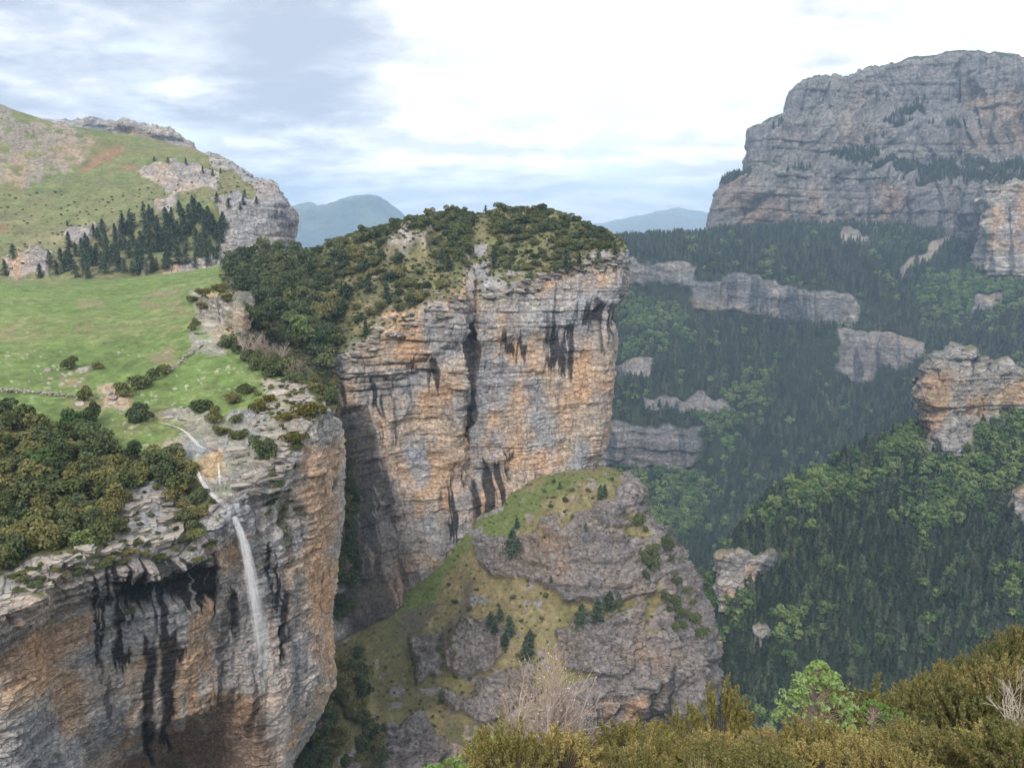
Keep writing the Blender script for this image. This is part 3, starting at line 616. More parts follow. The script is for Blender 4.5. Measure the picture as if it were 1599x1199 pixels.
# ---- the mountain wall across the canyon
def build_massif():
    rows = [
     [(1098,372,1990),(1108,368,1900),(1180,372,1830),(1260,372,1800),(1350,385,1770),(1430,400,1750),(1500,420,1720),(1540,430,1660),(1620,440,1620),(1760,440,1560)],
     [(1101,352,1985),(1112,350,1895),(1180,348,1828),(1260,345,1798),(1350,346,1775),(1430,357,1768),(1500,372,1745),(1542,388,1665),(1620,395,1625),(1760,400,1560)],
     [(1121,296,1985),(1132,288,1895),(1184,277,1830),(1262,270,1802),(1350,264,1782),(1428,288,1782),(1500,292,1765),(1545,292,1675),(1620,286,1635),(1760,280,1570)],
     [(1126,290,1990),(1138,282,1900),(1186,272,1840),(1264,264,1815),(1350,258,1798),(1428,280,1796),(1500,286,1778),(1546,286,1690),(1620,280,1650),(1760,275,1590)],
     [(1158,276,1992),(1168,268,1912),(1204,258,1858),(1272,246,1850),(1350,238,1880),(1430,262,1885),(1500,260,1870),(1560,258,1800),(1620,252,1760),(1760,248,1700)],
     [(1170,206,2000),(1179,199,1930),(1224,192,1886),(1280,190,1880),(1350,190,1905),(1430,186,1912),(1500,187,1900),(1560,180,1840),(1620,176,1800),(1760,165,1750)],
     [(1173,201,2006),(1182,195,1938),(1226,188,1900),(1282,186,1898),(1350,184,1922),(1430,180,1928),(1500,180,1915),(1560,174,1846),(1620,170,1806),(1760,160,1756)],
     [(1219,190,2040),(1229,184,1980),(1260,176,1950),(1300,172,1940),(1360,166,1955),(1430,164,1958),(1500,158,1940),(1560,154,1862),(1620,152,1822),(1760,146,1772)],
     [(1231,146,2050),(1241,137,1995),(1275,127,1970),(1312,125,1960),(1352,113,1975),(1412,101,1980),(1500,86,1962),(1560,92,1890),(1620,100,1850),(1760,118,1800)],
     [(1236,143,2090),(1246,134,2060),(1278,124,2030),(1314,122,2020),(1354,110,2020),(1413,97,2020),(1500,82,2010),(1560,89,1980),(1620,97,1940),(1760,115,1890)],
     [(1240,160,2500),(1250,150,2500),(1280,140,2500),(1314,138,2500),(1354,128,2500),(1413,115,2500),(1500,100,2500),(1560,105,2500),(1620,112,2500),(1760,130,2500)]]
    V = net(rows, 1.35); n = normals(V); S = arc(V)
    X, Y, Z = V[..., 0], V[..., 1], V[..., 2]
    steep = smooth(.75, .4, n[..., 2])
    d = 20 * fbm(S / 90, Z / 160, S * 0, 4, 171, .55) + 9 * fbm((S + Z) / 70, (S - Z) / 25, S * 0, 3, 170, .5) + 10 * fbm(S / 34, Z / 90, S * 0, 4, 172, .55, True) + 3.5 * fbm(X / 40, Y / 40, Z / 30, 3, 173, .5, True)
    d = d + strata(V, S, 174, 6.5, 3.4, .75, .7, 5, .02, .7) + 5 * fbm(S / 13, Z / 80, S * 0, 3, 175)
    cleft = smooth(.80, 1.0, 1 - np.abs(vnoise(S / 48 + .25 * vnoise(Z / 40, S / 60, S * 0, 7), Z / 260, S * 0, 179)))
    d = d - 16 * cleft * steep
    calm = 1 - .6 * smooth(.74, .84, np.arange(V.shape[0])[:, None] / V.shape[0] + S * 0)
    side = .35 + .65 * smooth(4, 45, np.arange(V.shape[1])[None, :] + S * 0)
    V = put(V, lerp(n, hor(n), steep), d * calm * side)
    n2 = blur(normals(V), 2)
    rock = smooth(.85, .62, n2[..., 2] + .12 * fbm(X / 30, Y / 30, Z / 20, 3, 176))
    c = rock_colour(V, S, 177, 6, -.12)
    c = lerp(c, np.array([.30, .285, .285]), .55) * .60
    c = lerp(c, ORANGE * .6, polys(V, S, 178, [[(1150,310),(1185,300),(1190,340),(1160,350)], [(1375,285),(1410,290),(1405,345),(1380,340)], [(1500,140),(1599,150),(1599,185),(1510,170)], [(1540,300),(1600,300),(1600,390),(1550,380)], [(1260,300),(1280,295),(1280,340),(1262,340)]], 9, 12) * .5)
    c = lerp(c, BLACK * 3, streaks(V, S, 179, 7, .42) * steep * .55)
    c = lerp(np.broadcast_to(np.array([.045, .055, .035]), V.shape), c, smooth(.3, .6, rock))
    grid_mesh('mountain', V, c, rock, M_far, 'terraced grey mountain wall above the forested canyon'); keep('massif', V, rock)

# ---- the far side of the canyon
F_ROCK = [[(900,402),(985,403),(1090,418),(1090,445),(980,450),(900,448)], [(1082,432),(1180,438),(1285,458),(1342,472),(1335,512),(1285,514),(1180,492),(1078,484)],
          [(1312,515),(1380,522),(1450,538),(1438,558),(1372,580),(1345,598),(1298,580)], [(930,655),(1000,665),(1105,670),(1100,722),(1010,730),(925,720)],
          [(965,570),(1015,570),(1015,595),(965,600)], [(1000,620),(1140,620),(1145,648),(1010,642)],
          [(1305,365),(1360,365),(1362,395),(1318,392)], [(1445,385),(1505,368),(1440,415),(1405,440),(1405,420)], [(1570,420),(1620,405),(1620,450),(1580,450)], [(1515,470),(1565,470),(1555,495),(1515,498)]]
def build_far():
    rows = [
     [(800,395,2050),(900,390,2050),(1000,380,2050),(1100,372,2050),(1200,350,1960),(1300,345,1900),(1400,350,1860),(1500,380,1820),(1600,410,1760),(1760,410,1700)],
     [(800,383,1720),(900,382,1720),(1000,377,1720),(1100,370,1740),(1200,362,1740),(1300,364,1720),(1400,374,1690),(1500,398,1650),(1600,415,1580),(1760,415,1520)],
     [(800,400,1560),(900,400,1560),(985,402,1560),(1085,433,1485),(1180,438,1475),(1280,457,1465),(1340,472,1455),(1450,476,1440),(1600,480,1400),(1760,480,1350)],
     [(800,447,1552),(900,447,1552),(985,449,1552),(1080,483,1476),(1180,491,1466),(1280,512,1455),(1336,512,1440),(1450,512,1400),(1600,512,1345),(1760,510,1300)],
     [(800,540,1420),(900,540,1420),(985,545,1420),(1080,560,1370),(1180,565,1345),(1285,530,1400),(1340,525,1390),(1450,548,1320),(1600,545,1260),(1760,540,1200)],
     [(800,570,1365),(900,572,1365),(985,577,1360),(1080,592,1340),(1180,622,1265),(1290,592,1378),(1345,602,1368),(1450,600,1265),(1600,600,1195),(1760,600,1140)],
     [(800,655,1255),(900,657,1255),(985,662,1250),(1080,670,1248),(1160,705,1190),(1290,680,1240),(1345,662,1258),(1450,660,1170),(1600,655,1110),(1760,650,1060)],
     [(800,726,1245),(900,728,1245),(985,730,1240),(1085,738,1232),(1160,785,1120),(1260,765,1130),(1345,745,1130),(1450,735,1080),(1600,730,1030),(1760,720,1000)],
     [(800,820,1070),(900,822,1070),(985,832,1065),(1080,850,1040),(1160,865,1020),(1260,855,1010),(1345,845,1010),(1450,840,980),(1600,830,950),(1760,820,930)],
     [(800,960,960),(900,965,960),(985,970,955),(1080,980,945),(1160,985,935),(1260,985,920),(1345,980,915),(1450,975,900),(1600,970,880),(1760,960,860)],
     [(800,1150,880),(900,1150,880),(985,1160,875),(1080,1160,870),(1160,1160,860),(1260,1160,850),(1345,1160,850),(1450,1150,840),(1600,1150,830),(1760,1140,820)]]
    V = net(rows, 2.0); n = normals(V); S = arc(V)
    X, Y, Z = V[..., 0], V[..., 1], V[..., 2]
    rk = polys(V, S, 181, F_ROCK, 3, 11); px, py, _ = project(V)
    scree = polys(V, S, 182, F_ROCK[6:8], 4, 7)
    cl = np.clip(rk - scree, 0, 1)
    d = 10 * fbm(X / 120, Y / 120, Z / 120, 4, 183) + 4 * fbm(S / 45, Z / 200, S * 0, 3, 184, .5, True)
    d = d + cl * (6 + 4 * fbm(S / 22, Z / 60, S * 0, 4, 185, .55, True) + strata(V, S, 186, 3.5, 2.6, .8, .8, 6))
    V = put(V, lerp(n, hor(n), cl), d)
    c = rock_colour(V, S, 187, 4, .0) * .58
    c = lerp(c, BLACK * 3, streaks(V, S, 188, 4, .12) * cl * .8)
    c = lerp(c, np.array([.30, .27, .235]), scree * .8)
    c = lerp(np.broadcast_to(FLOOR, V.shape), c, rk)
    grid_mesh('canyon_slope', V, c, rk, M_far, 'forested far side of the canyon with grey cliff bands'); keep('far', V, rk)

def build_ridge():
    rows = [
     [(1040,1100,900),(1090,960,900),(1130,880,910),(1180,830,930),(1290,780,950),(1400,740,970),(1450,715,980),(1540,690,990),(1600,672,1000),(1770,640,1000)],
     [(1040,1060,780),(1112,915,785),(1148,845,800),(1200,782,825),(1300,730,850),(1400,695,868),(1450,680,875),(1540,650,885),(1600,632,895),(1770,600,895)],
     [(1040,1110,735),(1118,968,742),(1160,905,755),(1230,850,775),(1320,808,795),(1410,778,808),(1470,758,812),(1550,718,820),(1620,695,822),(1770,655,822)],
     [(1040,1170,690),(1120,1045,700),(1180,985,712),(1250,935,728),(1340,905,742),(1420,875,752),(1480,855,756),(1560,825,762),(1620,805,764),(1770,765,764)],
     [(1040,1240,650),(1130,1125,662),(1200,1065,675),(1270,1035,688),(1350,1012,698),(1430,982,706),(1500,962,710),(1570,932,716),(1640,912,716),(1770,880,716)],
     [(1040,1330,610),(1130,1240,622),(1200,1190,635),(1270,1160,648),(1350,1140,658),(1430,1110,666),(1500,1090,670),(1570,1060,676),(1640,1040,676),(1770,1000,676)],
     [(1040,1480,560),(1130,1400,575),(1200,1350,590),(1270,1320,600),(1350,1300,610),(1430,1270,620),(1500,1250,622),(1570,1230,630),(1640,1200,630),(1770,1160,630)]]
    V = net([[(x, y, d * .76) for x, y, d in r] for r in rows], 2.6); n = normals(V); S = arc(V)
    X, Y, Z = V[..., 0], V[..., 1], V[..., 2]
    V = put(V, n, 6 * fbm(X / 80, Y / 80, Z / 80, 4, 191) + 1.5 * fbm(X / 15, Y / 15, Z / 15, 3, 192))
    rk = polys(V, S, 193, [[(1572,770),(1620,760),(1620,820),(1580,820)]], 4, 6)
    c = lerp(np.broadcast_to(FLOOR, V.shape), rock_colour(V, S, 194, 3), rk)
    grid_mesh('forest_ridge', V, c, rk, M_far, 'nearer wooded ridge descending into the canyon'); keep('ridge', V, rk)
def outcrop(name, rows, seed, label, k=1.6, warm=.15, orange=(), step=1.5):
    if 200 < seed < 240: rows = [[(x, y, d * .76) for x, y, d in r] for r in rows]
    V = net(rows, step); n = normals(V); S = arc(V); X, Y, Z = V[..., 0], V[..., 1], V[..., 2]
    d = 4 * k * fbm(S / (12 * k), Z / (25 * k), S * 0, 4, seed, .55) + 1.6 * k * fbm(X / (6 * k), Y / (6 * k), Z / (4 * k), 4, seed + 1, .55, True) + strata(V, S, seed + 2, k, 2.6, 1.0, .9, 5)
    V = put(V, n, d)
    c = rock_colour(V, S, seed + 3, k, warm)
    if orange: c = lerp(c, ORANGE, polys(V, S, seed + 4, orange, 8, 9) * .75)
    c = lerp(c, BLACK * 2, streaks(V, S, seed + 5, k, .4) * .7)
    top = smooth(.55, .8, normals(V)[..., 2]); c = lerp(c, SCRUB * .8, top * .8)
    grid_mesh(name, V, c, 1 - top, M_far if k > 1.2 else M_mid, label); keep(name + str(seed), V, 1 - top)
def build_outcrops():
    outcrop('rock_outcrop', [
        [(1430,640,960),(1450,600,950),(1480,565,950),(1530,560,960),(1580,575,970),(1640,600,980)],
        [(1443,580,890),(1452,560,868),(1482,548,852),(1530,556,856),(1575,572,865),(1640,590,880)],
        [(1440,630,890),(1446,625,860),(1480,610,842),(1530,615,846),(1575,625,856),(1640,640,870)],
        [(1450,690,880),(1455,685,850),(1490,690,832),(1530,690,838),(1575,690,850),(1640,690,860)],
        [(1455,730,870),(1460,730,840),(1490,735,825),(1530,735,830),(1575,735,840),(1640,735,850)]], 201, 'orange-faced rock tower above the wooded ridge', 2.0, .15,
        [[(1442,590),(1475,580),(1480,640),(1455,690),(1440,680)], [(1505,620),(1540,625),(1535,650),(1508,645)]])
    outcrop('rock_outcrop', [
        [(1110,890,800),(1125,865,800),(1165,860,800),(1205,862,805),(1215,880,820)],
        [(1114,885,765),(1125,868,752),(1165,864,750),(1203,866,756),(1212,880,775)],
        [(1112,920,762),(1122,915,748),(1160,910,744),(1190,900,750),(1208,895,770)],
        [(1116,955,755),(1125,955,742),(1150,950,738),(1180,935,744),(1200,925,765)]], 211, 'small grey cliff with orange corner low on the wooded ridge', 1.5, .0, [[(1165,880),(1185,880),(1175,910),(1160,905)]])
    outcrop('rock_outcrop', [
        [(1176,985,740),(1186,972,742),(1196,972,744),(1206,985,748)], [(1175,1000,712),(1185,978,704),(1196,978,704),(1206,1000,712)],
        [(1174,1030,706),(1184,1030,698),(1196,1030,698),(1206,1030,708)], [(1172,1060,700),(1184,1060,692),(1196,1060,692),(1208,1060,700)]], 221, 'narrow grey rock fin among the trees near the canyon bottom', 1.2, -.05)
    outcrop('rock_outcrop', [
        [(1565,790,800),(1580,765,800),(1620,760,800),(1680,770,800)], [(1568,790,772),(1582,768,766),(1620,764,764),(1680,775,768)],
        [(1572,815,766),(1584,815,760),(1620,820,758),(1680,820,762)], [(1575,840,760),(1586,840,755),(1620,845,752),(1680,850,758)]], 231, 'grey rock face cut by the edge of the view on the ridge', 1.4, .05)
    outcrop('rock_outcrop', [
        [(1530,330,1720),(1545,296,1700),(1580,288,1690),(1640,286,1690),(1720,290,1700)], [(1531,330,1560),(1543,298,1505),(1580,290,1490),(1640,288,1490),(1720,292,1500)],
        [(1530,360,1555),(1542,350,1500),(1580,345,1482),(1640,345,1482),(1720,345,1492)], [(1528,400,1550),(1542,398,1492),(1580,395,1474),(1640,395,1474),(1720,395,1484)], [(1528,430,1545),(1542,430,1485),(1580,430,1468),(1640,430,1468),(1720,430,1478)]],
        251, 'pinkish rock pillar standing before the mountain wall', 3.2, .05, [[(1545,320),(1565,320),(1560,380),(1548,380)], [(1590,300),(1610,300),(1605,360),(1592,360)]])
    outcrop('rock_outcrop', [
        [(318,470,330),(345,458,330),(375,458,325),(392,475,322)], [(316,482,296),(342,464,292),(374,462,288),(388,480,292)],
        [(320,505,285),(345,495,278),(372,500,274),(385,515,282)], [(325,535,270),(350,535,262),(372,540,258),(385,550,268)]], 241, 'pale grey rock knob at the meadow edge beside the gully trees', .6, -.05)

# ---- the far background and the base ground
def build_distant():
    def range_(name, ridge, depth, drop, seed, label, cola, colb):
        r0 = [(x, y, depth * .93) for x, y in [(a, b + drop) for a, b in ridge]]
        r1 = [(x, y, depth) for x, y in ridge]
        r2 = [(x, y + 4, depth * 1.15) for x, y in ridge]
        rm = [(x, y + drop * .45, depth * .965) for x, y in ridge]
        V = net([r0, rm, r1, r2], 2.0); n = normals(V); S = arc(V); k = depth / 5000
        V = put(V, n, 32 * k * fbm(V[..., 0] / (500 * k), V[..., 1] / (500 * k), V[..., 2] / (500 * k), 5, seed, .55, True) * smooth(0, 8, np.abs(np.arange(V.shape[0])[:, None] - V.shape[0] * .72) + S * 0))
        c = lerp(np.broadcast_to(np.array(cola), V.shape), np.array(colb), smooth(-.3, .5, fbm(V[..., 0] / (200 * k), V[..., 1] / (200 * k), V[..., 2] / (120 * k), 4, seed + 1)))
        grid_mesh(name, V, c, np.zeros(S.shape), M_dist, label)
    range_('distant_mountain', [(300,380),(400,355),(440,333),(482,324),(495,329),(535,318),(575,311),(590,316),(615,332),(640,350),(700,372),(800,400)], 7000, 110, 251, 'blue hazy peak between the hillside and the butte', (.06, .085, .085), (.11, .13, .11))
    range_('distant_mountain', [(820,376),(900,364),(960,352),(1010,345),(1040,341),(1080,343),(1130,352),(1300,376)], 10500, 60, 261, 'pale blue range beyond the canyon mouth', (.11, .13, .12), (.18, .19, .17))
    range_('distant_mountain', [(700,366),(880,358),(960,348),(1020,337),(1060,335),(1110,340),(1200,356),(1400,374)], 13000, 60, 271, 'faintest range on the horizon beyond the canyon mouth', (.11, .13, .12), (.16, .18, .17))
    me = bpy.data.meshes.new('ground'); R = 15200.0
    me.from_pydata([(-R, -R, -720), (R, -R, -720), (R, R, -720), (-R, R, -720)], [], [(0, 1, 2, 3)])
    at = me.attributes.new('c', 'FLOAT_COLOR', 'POINT'); at.data.foreach_set('color', [.06, .07, .045, 0] * 4)
    me.materials.append(M_dist); o = bpy.data.objects.new('ground', me); COL.objects.link(o); o['kind'] = 'structure'; o['label'] = 'valley floor far below the canyon walls'

# ---- where the photographer stands
def zg(x, y):
    edge = 9 + 4.5 * smooth(-3.5, .5, x) + np.clip(x + 3, 0, 40) * 1.05
    over = np.clip(y - edge, 0, None)
    return -1.7 - .62 * y + .009 * np.clip(x - 10, 0, 40) ** 2 - 1.25 * over - .02 * np.clip(over, 0, 60) ** 1.5
def build_foreground():
    xs = np.linspace(-30, 75, 240); ys = np.linspace(-12, 110, 280)
    Xg, Yg = np.meshgrid(xs, ys); Zg = zg(Xg, np.clip(Yg, -2.2, None))
    Zg = Zg + .35 * fbm(Xg / 4, Yg / 4, Xg * 0, 4, 281)
    V = np.stack([Xg, Yg, Zg], -1)
    rk = smooth(.2, .5, fbm(Xg / 3, Yg / 3, Xg * 0, 4, 282))
    c = lerp(lerp(np.broadcast_to(SCRUB, V.shape), DRY * .7, .4), np.broadcast_to(PALE * .8, V.shape), rk * .7)
    grid_mesh('near_slope', V, c, rk, M_near, 'steep scrubby slope at the viewpoint')
for f in (build_meadow, build_cliff, build_butte, build_buttress, build_saddle, build_hill, build_massif, build_far, build_ridge, build_outcrops, build_distant, build_foreground): f()

# ------------------------------------------------------------------ the air
def build_haze():
    m, N, L, out = nodes('air')
    pv = N.new('ShaderNodeVolumePrincipled'); pv.inputs['Density'].default_value = HAZE; pv.inputs['Color'].default_value = (.50, .725, 1.0, 1)
    pv.inputs['Anisotropy'].default_value = 0.0
    L.new(pv.outputs[0], out.inputs['Volume'])
    bm = bmesh.new(); bmesh.ops.create_cube(bm, size=1.0)
    me = bpy.data.meshes.new('haze'); R = 30600.0
    bmesh.ops.transform(bm, matrix=Matrix.Translation((0, 0, -100.5)) @ Matrix.Diagonal((R, R, 1241, 1)), verts=bm.verts); bm.to_mesh(me); bm.free()
    me.materials.append(m); o = bpy.data.objects.new('haze', me); COL.objects.link(o); o['kind'] = 'stuff'; o['label'] = 'thin blue haze filling the canyon air'
build_haze()

# ------------------------------------------------------------------ where things can stand: nearest ground behind each photo pixel
ZW, ZH = 800, 600
ZB = np.full(ZW * ZH, 1e9); ZI = np.full(ZW * ZH, -1, int); ZS = np.full(ZW * ZH, -1, int)
NAMES = list(SURF)
FLATV = []
for si, nm in enumerate(NAMES):
    V, n, rk = SURF[nm]
    X, Y, F = project(V); FLATV.append((V.reshape(-1, 3), n.reshape(-1, 3), rk.reshape(-1), X.reshape(-1), Y.reshape(-1), F.reshape(-1)))
    gx = (X.reshape(-1) / W0 * ZW).astype(int); gy = (Y.reshape(-1) / H0 * ZH).astype(int); f = F.reshape(-1)
    ok = (gx >= 0) & (gx < ZW) & (gy >= 0) & (gy < ZH) & (f > 1)
    idx = np.nonzero(ok)[0]; cell = gy[idx] * ZW + gx[idx]
    order = np.lexsort((f[idx], cell)); cell, idx = cell[order], idx[order]
    first = np.concatenate([[True], cell[1:] != cell[:-1]]); cell, idx = cell[first], idx[first]
    better = f[idx] < ZB[cell]
    ZB[cell[better]] = f[idx[better]]; ZI[cell[better]] = idx[better]; ZS[cell[better]] = si
ZB2 = ZB.reshape(ZH, ZW)
def ground_at(px, py, only=None, reach=6):
    """(point, normal, rock, depth) of the ground seen at a photo pixel"""
    gx, gy = int(px / W0 * ZW), int(py / H0 * ZH)
    for r in range(reach):
        best = None
        for j in range(max(0, gy - r), min(ZH, gy + r + 1)):
            for i in range(max(0, gx - r), min(ZW, gx + r + 1)):
                c = j * ZW + i
                if ZI[c] < 0 or (only and NAMES[ZS[c]] not in only): continue
                if best is None or ZB[c] < ZB[best]: best = c
        if best is not None:
            Vf, nf, rf, _, _, ff = FLATV[ZS[best]]; k = ZI[best]
            return Vector(Vf[k]), Vector(nf[k]), float(rf[k]), float(ff[k])
    return None
def visible(X, Y, F, slack=6.0):
    gx = np.clip((X / W0 * ZW).astype(int), 0, ZW - 1); gy = np.clip((Y / H0 * ZH).astype(int), 0, ZH - 1)
    return (X > 0) & (X < W0) & (Y > 0) & (Y < H0) & (F < ZB2[gy, gx] * 1.004 + slack)

# ------------------------------------------------------------------ plant shapes (unit size, origin at the foot)
def mesh_from(name, V, Q, mats, mi=None, smooth_=False):
    V = np.asarray(V, np.float32); Q = np.asarray(Q, np.int32); k = Q.shape[1]
    me = bpy.data.meshes.new(name); me.vertices.add(len(V)); me.vertices.foreach_set('co', V.reshape(-1))
    me.loops.add(Q.size); me.loops.foreach_set('vertex_index', Q.reshape(-1)); me.polygons.add(len(Q))
    me.polygons.foreach_set('loop_start', np.arange(0, Q.size, k, dtype=np.int32))
    if mi is not None: me.polygons.foreach_set('material_index', np.asarray(mi, np.int32))
    if smooth_: me.polygons.foreach_set('use_smooth', np.ones(len(Q), bool))
    for m in mats: me.materials.append(m)
    me.update(calc_edges=True); return me
def leaves(C, Nn, size, rng, asp=.6, jit=.8):
    """one leaf-clump rhombus per centre, facing roughly Nn"""
    n = Nn + rng.normal(0, jit, C.shape); n /= np.linalg.norm(n, axis=1, keepdims=True) + 1e-9
    t = np.cross(n, rng.normal(0, 1, C.shape)); t /= np.linalg.norm(t, axis=1, keepdims=True) + 1e-9
    b = np.cross(n, t); s = (size * rng.uniform(.6, 1.4, len(C)))[:, None]
    V = np.stack([C - t * s, C + b * s * asp + n * s * .15, C + t * s, C - b * s * asp + n * s * .15], 1).reshape(-1, 3)
    return V, np.arange(len(C) * 4).reshape(-1, 4)
def tubes(segs, sides=5):
    """tapered limbs: list of (p0, p1, r0, r1)"""
    V, Q = [], []
    for p0, p1, r0, r1 in segs:
        p0, p1 = np.asarray(p0, float), np.asarray(p1, float); d = p1 - p0; d /= np.linalg.norm(d) + 1e-9
        a = np.cross(d, [.3, .9, .1] if abs(d[2]) > .8 else [0, 0, 1.0]); a /= np.linalg.norm(a); b = np.cross(d, a); o = len(V)
        for p, r in ((p0, r0), (p1, r1)):
            for k in range(sides):
                w = 2 * math.pi * k / sides; V.append(p + r * (a * math.cos(w) + b * math.sin(w)))
        for k in range(sides): Q.append((o + k, o + (k + 1) % sides, o + sides + (k + 1) % sides, o + sides + k))
    return np.array(V), np.array(Q)
def lobes(rng, k, flat=.8, spread=.62, base=.42):
    out = [(np.array([0, 0, base]), .55)]
    for i in range(k):
        a = 2 * math.pi * (i + rng.random()) / k * 1.7; r = spread * math.sqrt(rng.random()) ; z = base + (rng.random() - .25) * flat * (1.1 - r * .6)
        out.append((np.array([r * math.cos(a), r * math.sin(a), max(z, .18)]), rng.uniform(.22, .42)))
    return out
def crown_points(rng, lb, n, deep=.3):
    w = np.array([r ** 2 for _, r in lb]); pick = rng.choice(len(lb), n, p=w / w.sum())
    d = rng.normal(0, 1, (n, 3)); d /= np.linalg.norm(d, axis=1, keepdims=True)
    d[:, 2] = np.where(d[:, 2] < -.3, -d[:, 2], d[:, 2])
    c = np.array([lb[i][0] for i in pick]); r = np.array([lb[i][1] for i in pick])
    rad = r * (1 - deep * rng.random(n) ** 2) * rng.uniform(.9, 1.1, n)
    Pp = c + d * rad[:, None]; Pp[:, 2] = np.maximum(Pp[:, 2], .02)
    return Pp, d
def shrub_mesh(seed, mat, n=1300, size=.085, k=8, flat=.8, spread=.62, upright=.35):
    rng = np.random.default_rng(seed); C, d = crown_points(rng, lobes(rng, k, flat, spread), n)
    V, Q = leaves(C, d + np.array([0, 0, upright]), np.full(n, size), rng)
    return mesh_from('foliage', V, Q, [mat])
def stem_mesh(seed, k=6, h=.5, r=.05):
    rng = np.random.default_rng(seed); sg = []
    for i in range(k):
        a = rng.random() * 6.28; t = np.array([math.cos(a) * .35, math.sin(a) * .35, h * rng.uniform(.7, 1.2)])
        m = t * .5 + rng.normal(0, .05, 3); sg += [((0, 0, -.12), m, r, r * .7), (m, t, r * .7, r * .3)]
    V, Q = tubes(sg); return mesh_from('stem', V, Q, [M_bark])
def pine_crown(seed, mat, levels=16, per=7, steps=4, wide=.21, base=.14, size=.05, droop=.25, joined=False):
    rng = np.random.default_rng(seed); C, Nn = [], []
    for i in range(levels):
        t = (i + rng.random() * .6) / levels; z = base + (1 - base) * t
        rr = wide * ((1 - t) ** .75) * (.55 + .45 * math.sin(min(1, t * 3 + .35) * 1.57)) * rng.uniform(.75, 1.2) + .012
        for j in range(per):
            a = rng.random() * 6.28; L_ = rr * rng.uniform(.65, 1.15)
            for s in range(steps):
                q = (s + .6 + .4 * rng.random()) / steps; r = L_ * q
                C.append((r * math.cos(a), r * math.sin(a), z - droop * r * q + .02 * rng.normal())); Nn.append((math.cos(a) * .5, math.sin(a) * .5, .9))
    C.append((0, 0, 1.0)); Nn.append((1, 0, .2))
    C = np.array(C); Nn = np.array(Nn); V, Q = leaves(C, Nn, np.full(len(C), size), rng, .55, .55)
    mi = np.zeros(len(Q), int)
    if joined:
        tv, tq = tubes([((0, 0, -.05), (0, 0, .5), .014, .009), ((0, 0, .5), (0, 0, .97), .009, .002)], 4)
        Q = np.concatenate([Q, tq + len(V)]); V = np.concatenate([V, tv]); mi = np.concatenate([mi, np.ones(len(tq), int)])
    return mesh_from('crown', V, Q, [mat, M_bark], mi)
def tier_pine(seed, mat, wide=.26, base=.13, tiers=9, k=9):
    """distant pine: ragged drooping tiers of branches round a trunk"""
    rng = np.random.default_rng(seed); V, Q = [], []
    for i in range(tiers):
        t = (i + .35 * rng.random()) / tiers; z = base + (1 - base) * t; r = wide * (1 - t) ** .8 * (.72 + .28 * math.sin(min(1, t * 3.2 + .3) * 1.57)) + .015
        cx, cy_ = rng.normal(0, .012, 2); h = (1 - base) / tiers * 1.75; ph = rng.random() * 6.28
        for j in range(k):
            a0 = ph + 6.283 * (j + rng.uniform(-.18, .18)) / k; rr = r * rng.uniform(.62, 1.22); dz = rng.normal(0, .018); w = 3.3 / k * rng.uniform(.8, 1.2); o = len(V)
            c0 = np.array([cx + .10 * r * math.cos(a0), cy_ + .10 * r * math.sin(a0), z + h * .72]); m = np.array([cx, cy_, z + h * .30 + dz])
            def at(a, q, zz): return np.array([cx + q * math.cos(a), cy_ + q * math.sin(a), zz])
            V += [c0, at(a0 - w, rr * .62, z + h * .26 + dz), at(a0, rr, z - .012 + dz), at(a0 + w, rr * .62, z + h * .26 + dz)]; Q.append((o, o + 1, o + 2, o + 3))
            if rng.random() < .6:
                o = len(V); a1 = a0 + rng.normal(0, .25); q = rr * rng.uniform(.5, .95); s_ = .05
                p = at(a1, q, z + h * .30 + dz); e = np.array([-math.sin(a1), math.cos(a1), 0]) * s_; u = np.array([.3 * math.cos(a1), .3 * math.sin(a1), 1]) * s_
                V += [p - e, p - u * .6, p + e, p + u]; Q.append((o, o + 1, o + 2, o + 3))
    V, Q = np.array(V), np.array(Q); mi = np.zeros(len(Q), int)
    tv, tq = tubes([((0, 0, -.05), (0, 0, .5), .014, .009), ((0, 0, .5), (0, 0, .99), .009, .002)], 4)
    return mesh_from('crown', np.concatenate([V, tv]), np.concatenate([Q, tq + len(V)]), [mat, M_bark], np.concatenate([mi, np.ones(len(tq), int)]))
def pine_trunk(seed):
    rng = np.random.default_rng(seed); sg = [((0, 0, -.06), (.004, 0, .35), .017, .012), ((.004, 0, .35), (0, .003, .7), .012, .007), ((0, .003, .7), (0, 0, .97), .007, .002)]
    for i in range(12):
        z = rng.uniform(.15, .7); a = rng.random() * 6.28; r = .14 * (1.05 - z); sg.append(((0, 0, z), (r * math.cos(a), r * math.sin(a), z + .01), .005, .002))
    V, Q = tubes(sg); return mesh_from('trunk', V, Q, [M_bark])
def broad_crown(seed, mat, n=900, size=.06, joined=False):
    rng = np.random.default_rng(seed); lb = []
    for i in range(15):
        t = rng.random(); a = rng.random() * 6.28; rr = .30 * math.sin(min(1, .25 + t) * 2.4) * rng.uniform(.3, 1)
        lb.append((np.array([rr * math.cos(a), rr * math.sin(a), .30 + .55 * t]), rng.uniform(.12, .20)))
    C, d = crown_points(rng, lb, n, .35); V, Q = leaves(C, d + np.array([0, 0, .3]), np.full(n, size), rng); mi = np.zeros(len(Q), int)
    if joined:
        tv, tq = tubes([((0, 0, -.05), (0, 0, .6), .02, .01)], 4)
        Q = np.concatenate([Q, tq + len(V)]); V = np.concatenate([V, tv]); mi = np.concatenate([mi, np.ones(len(tq), int)])
    return mesh_from('crown', V, Q, [mat, M_bark], mi)
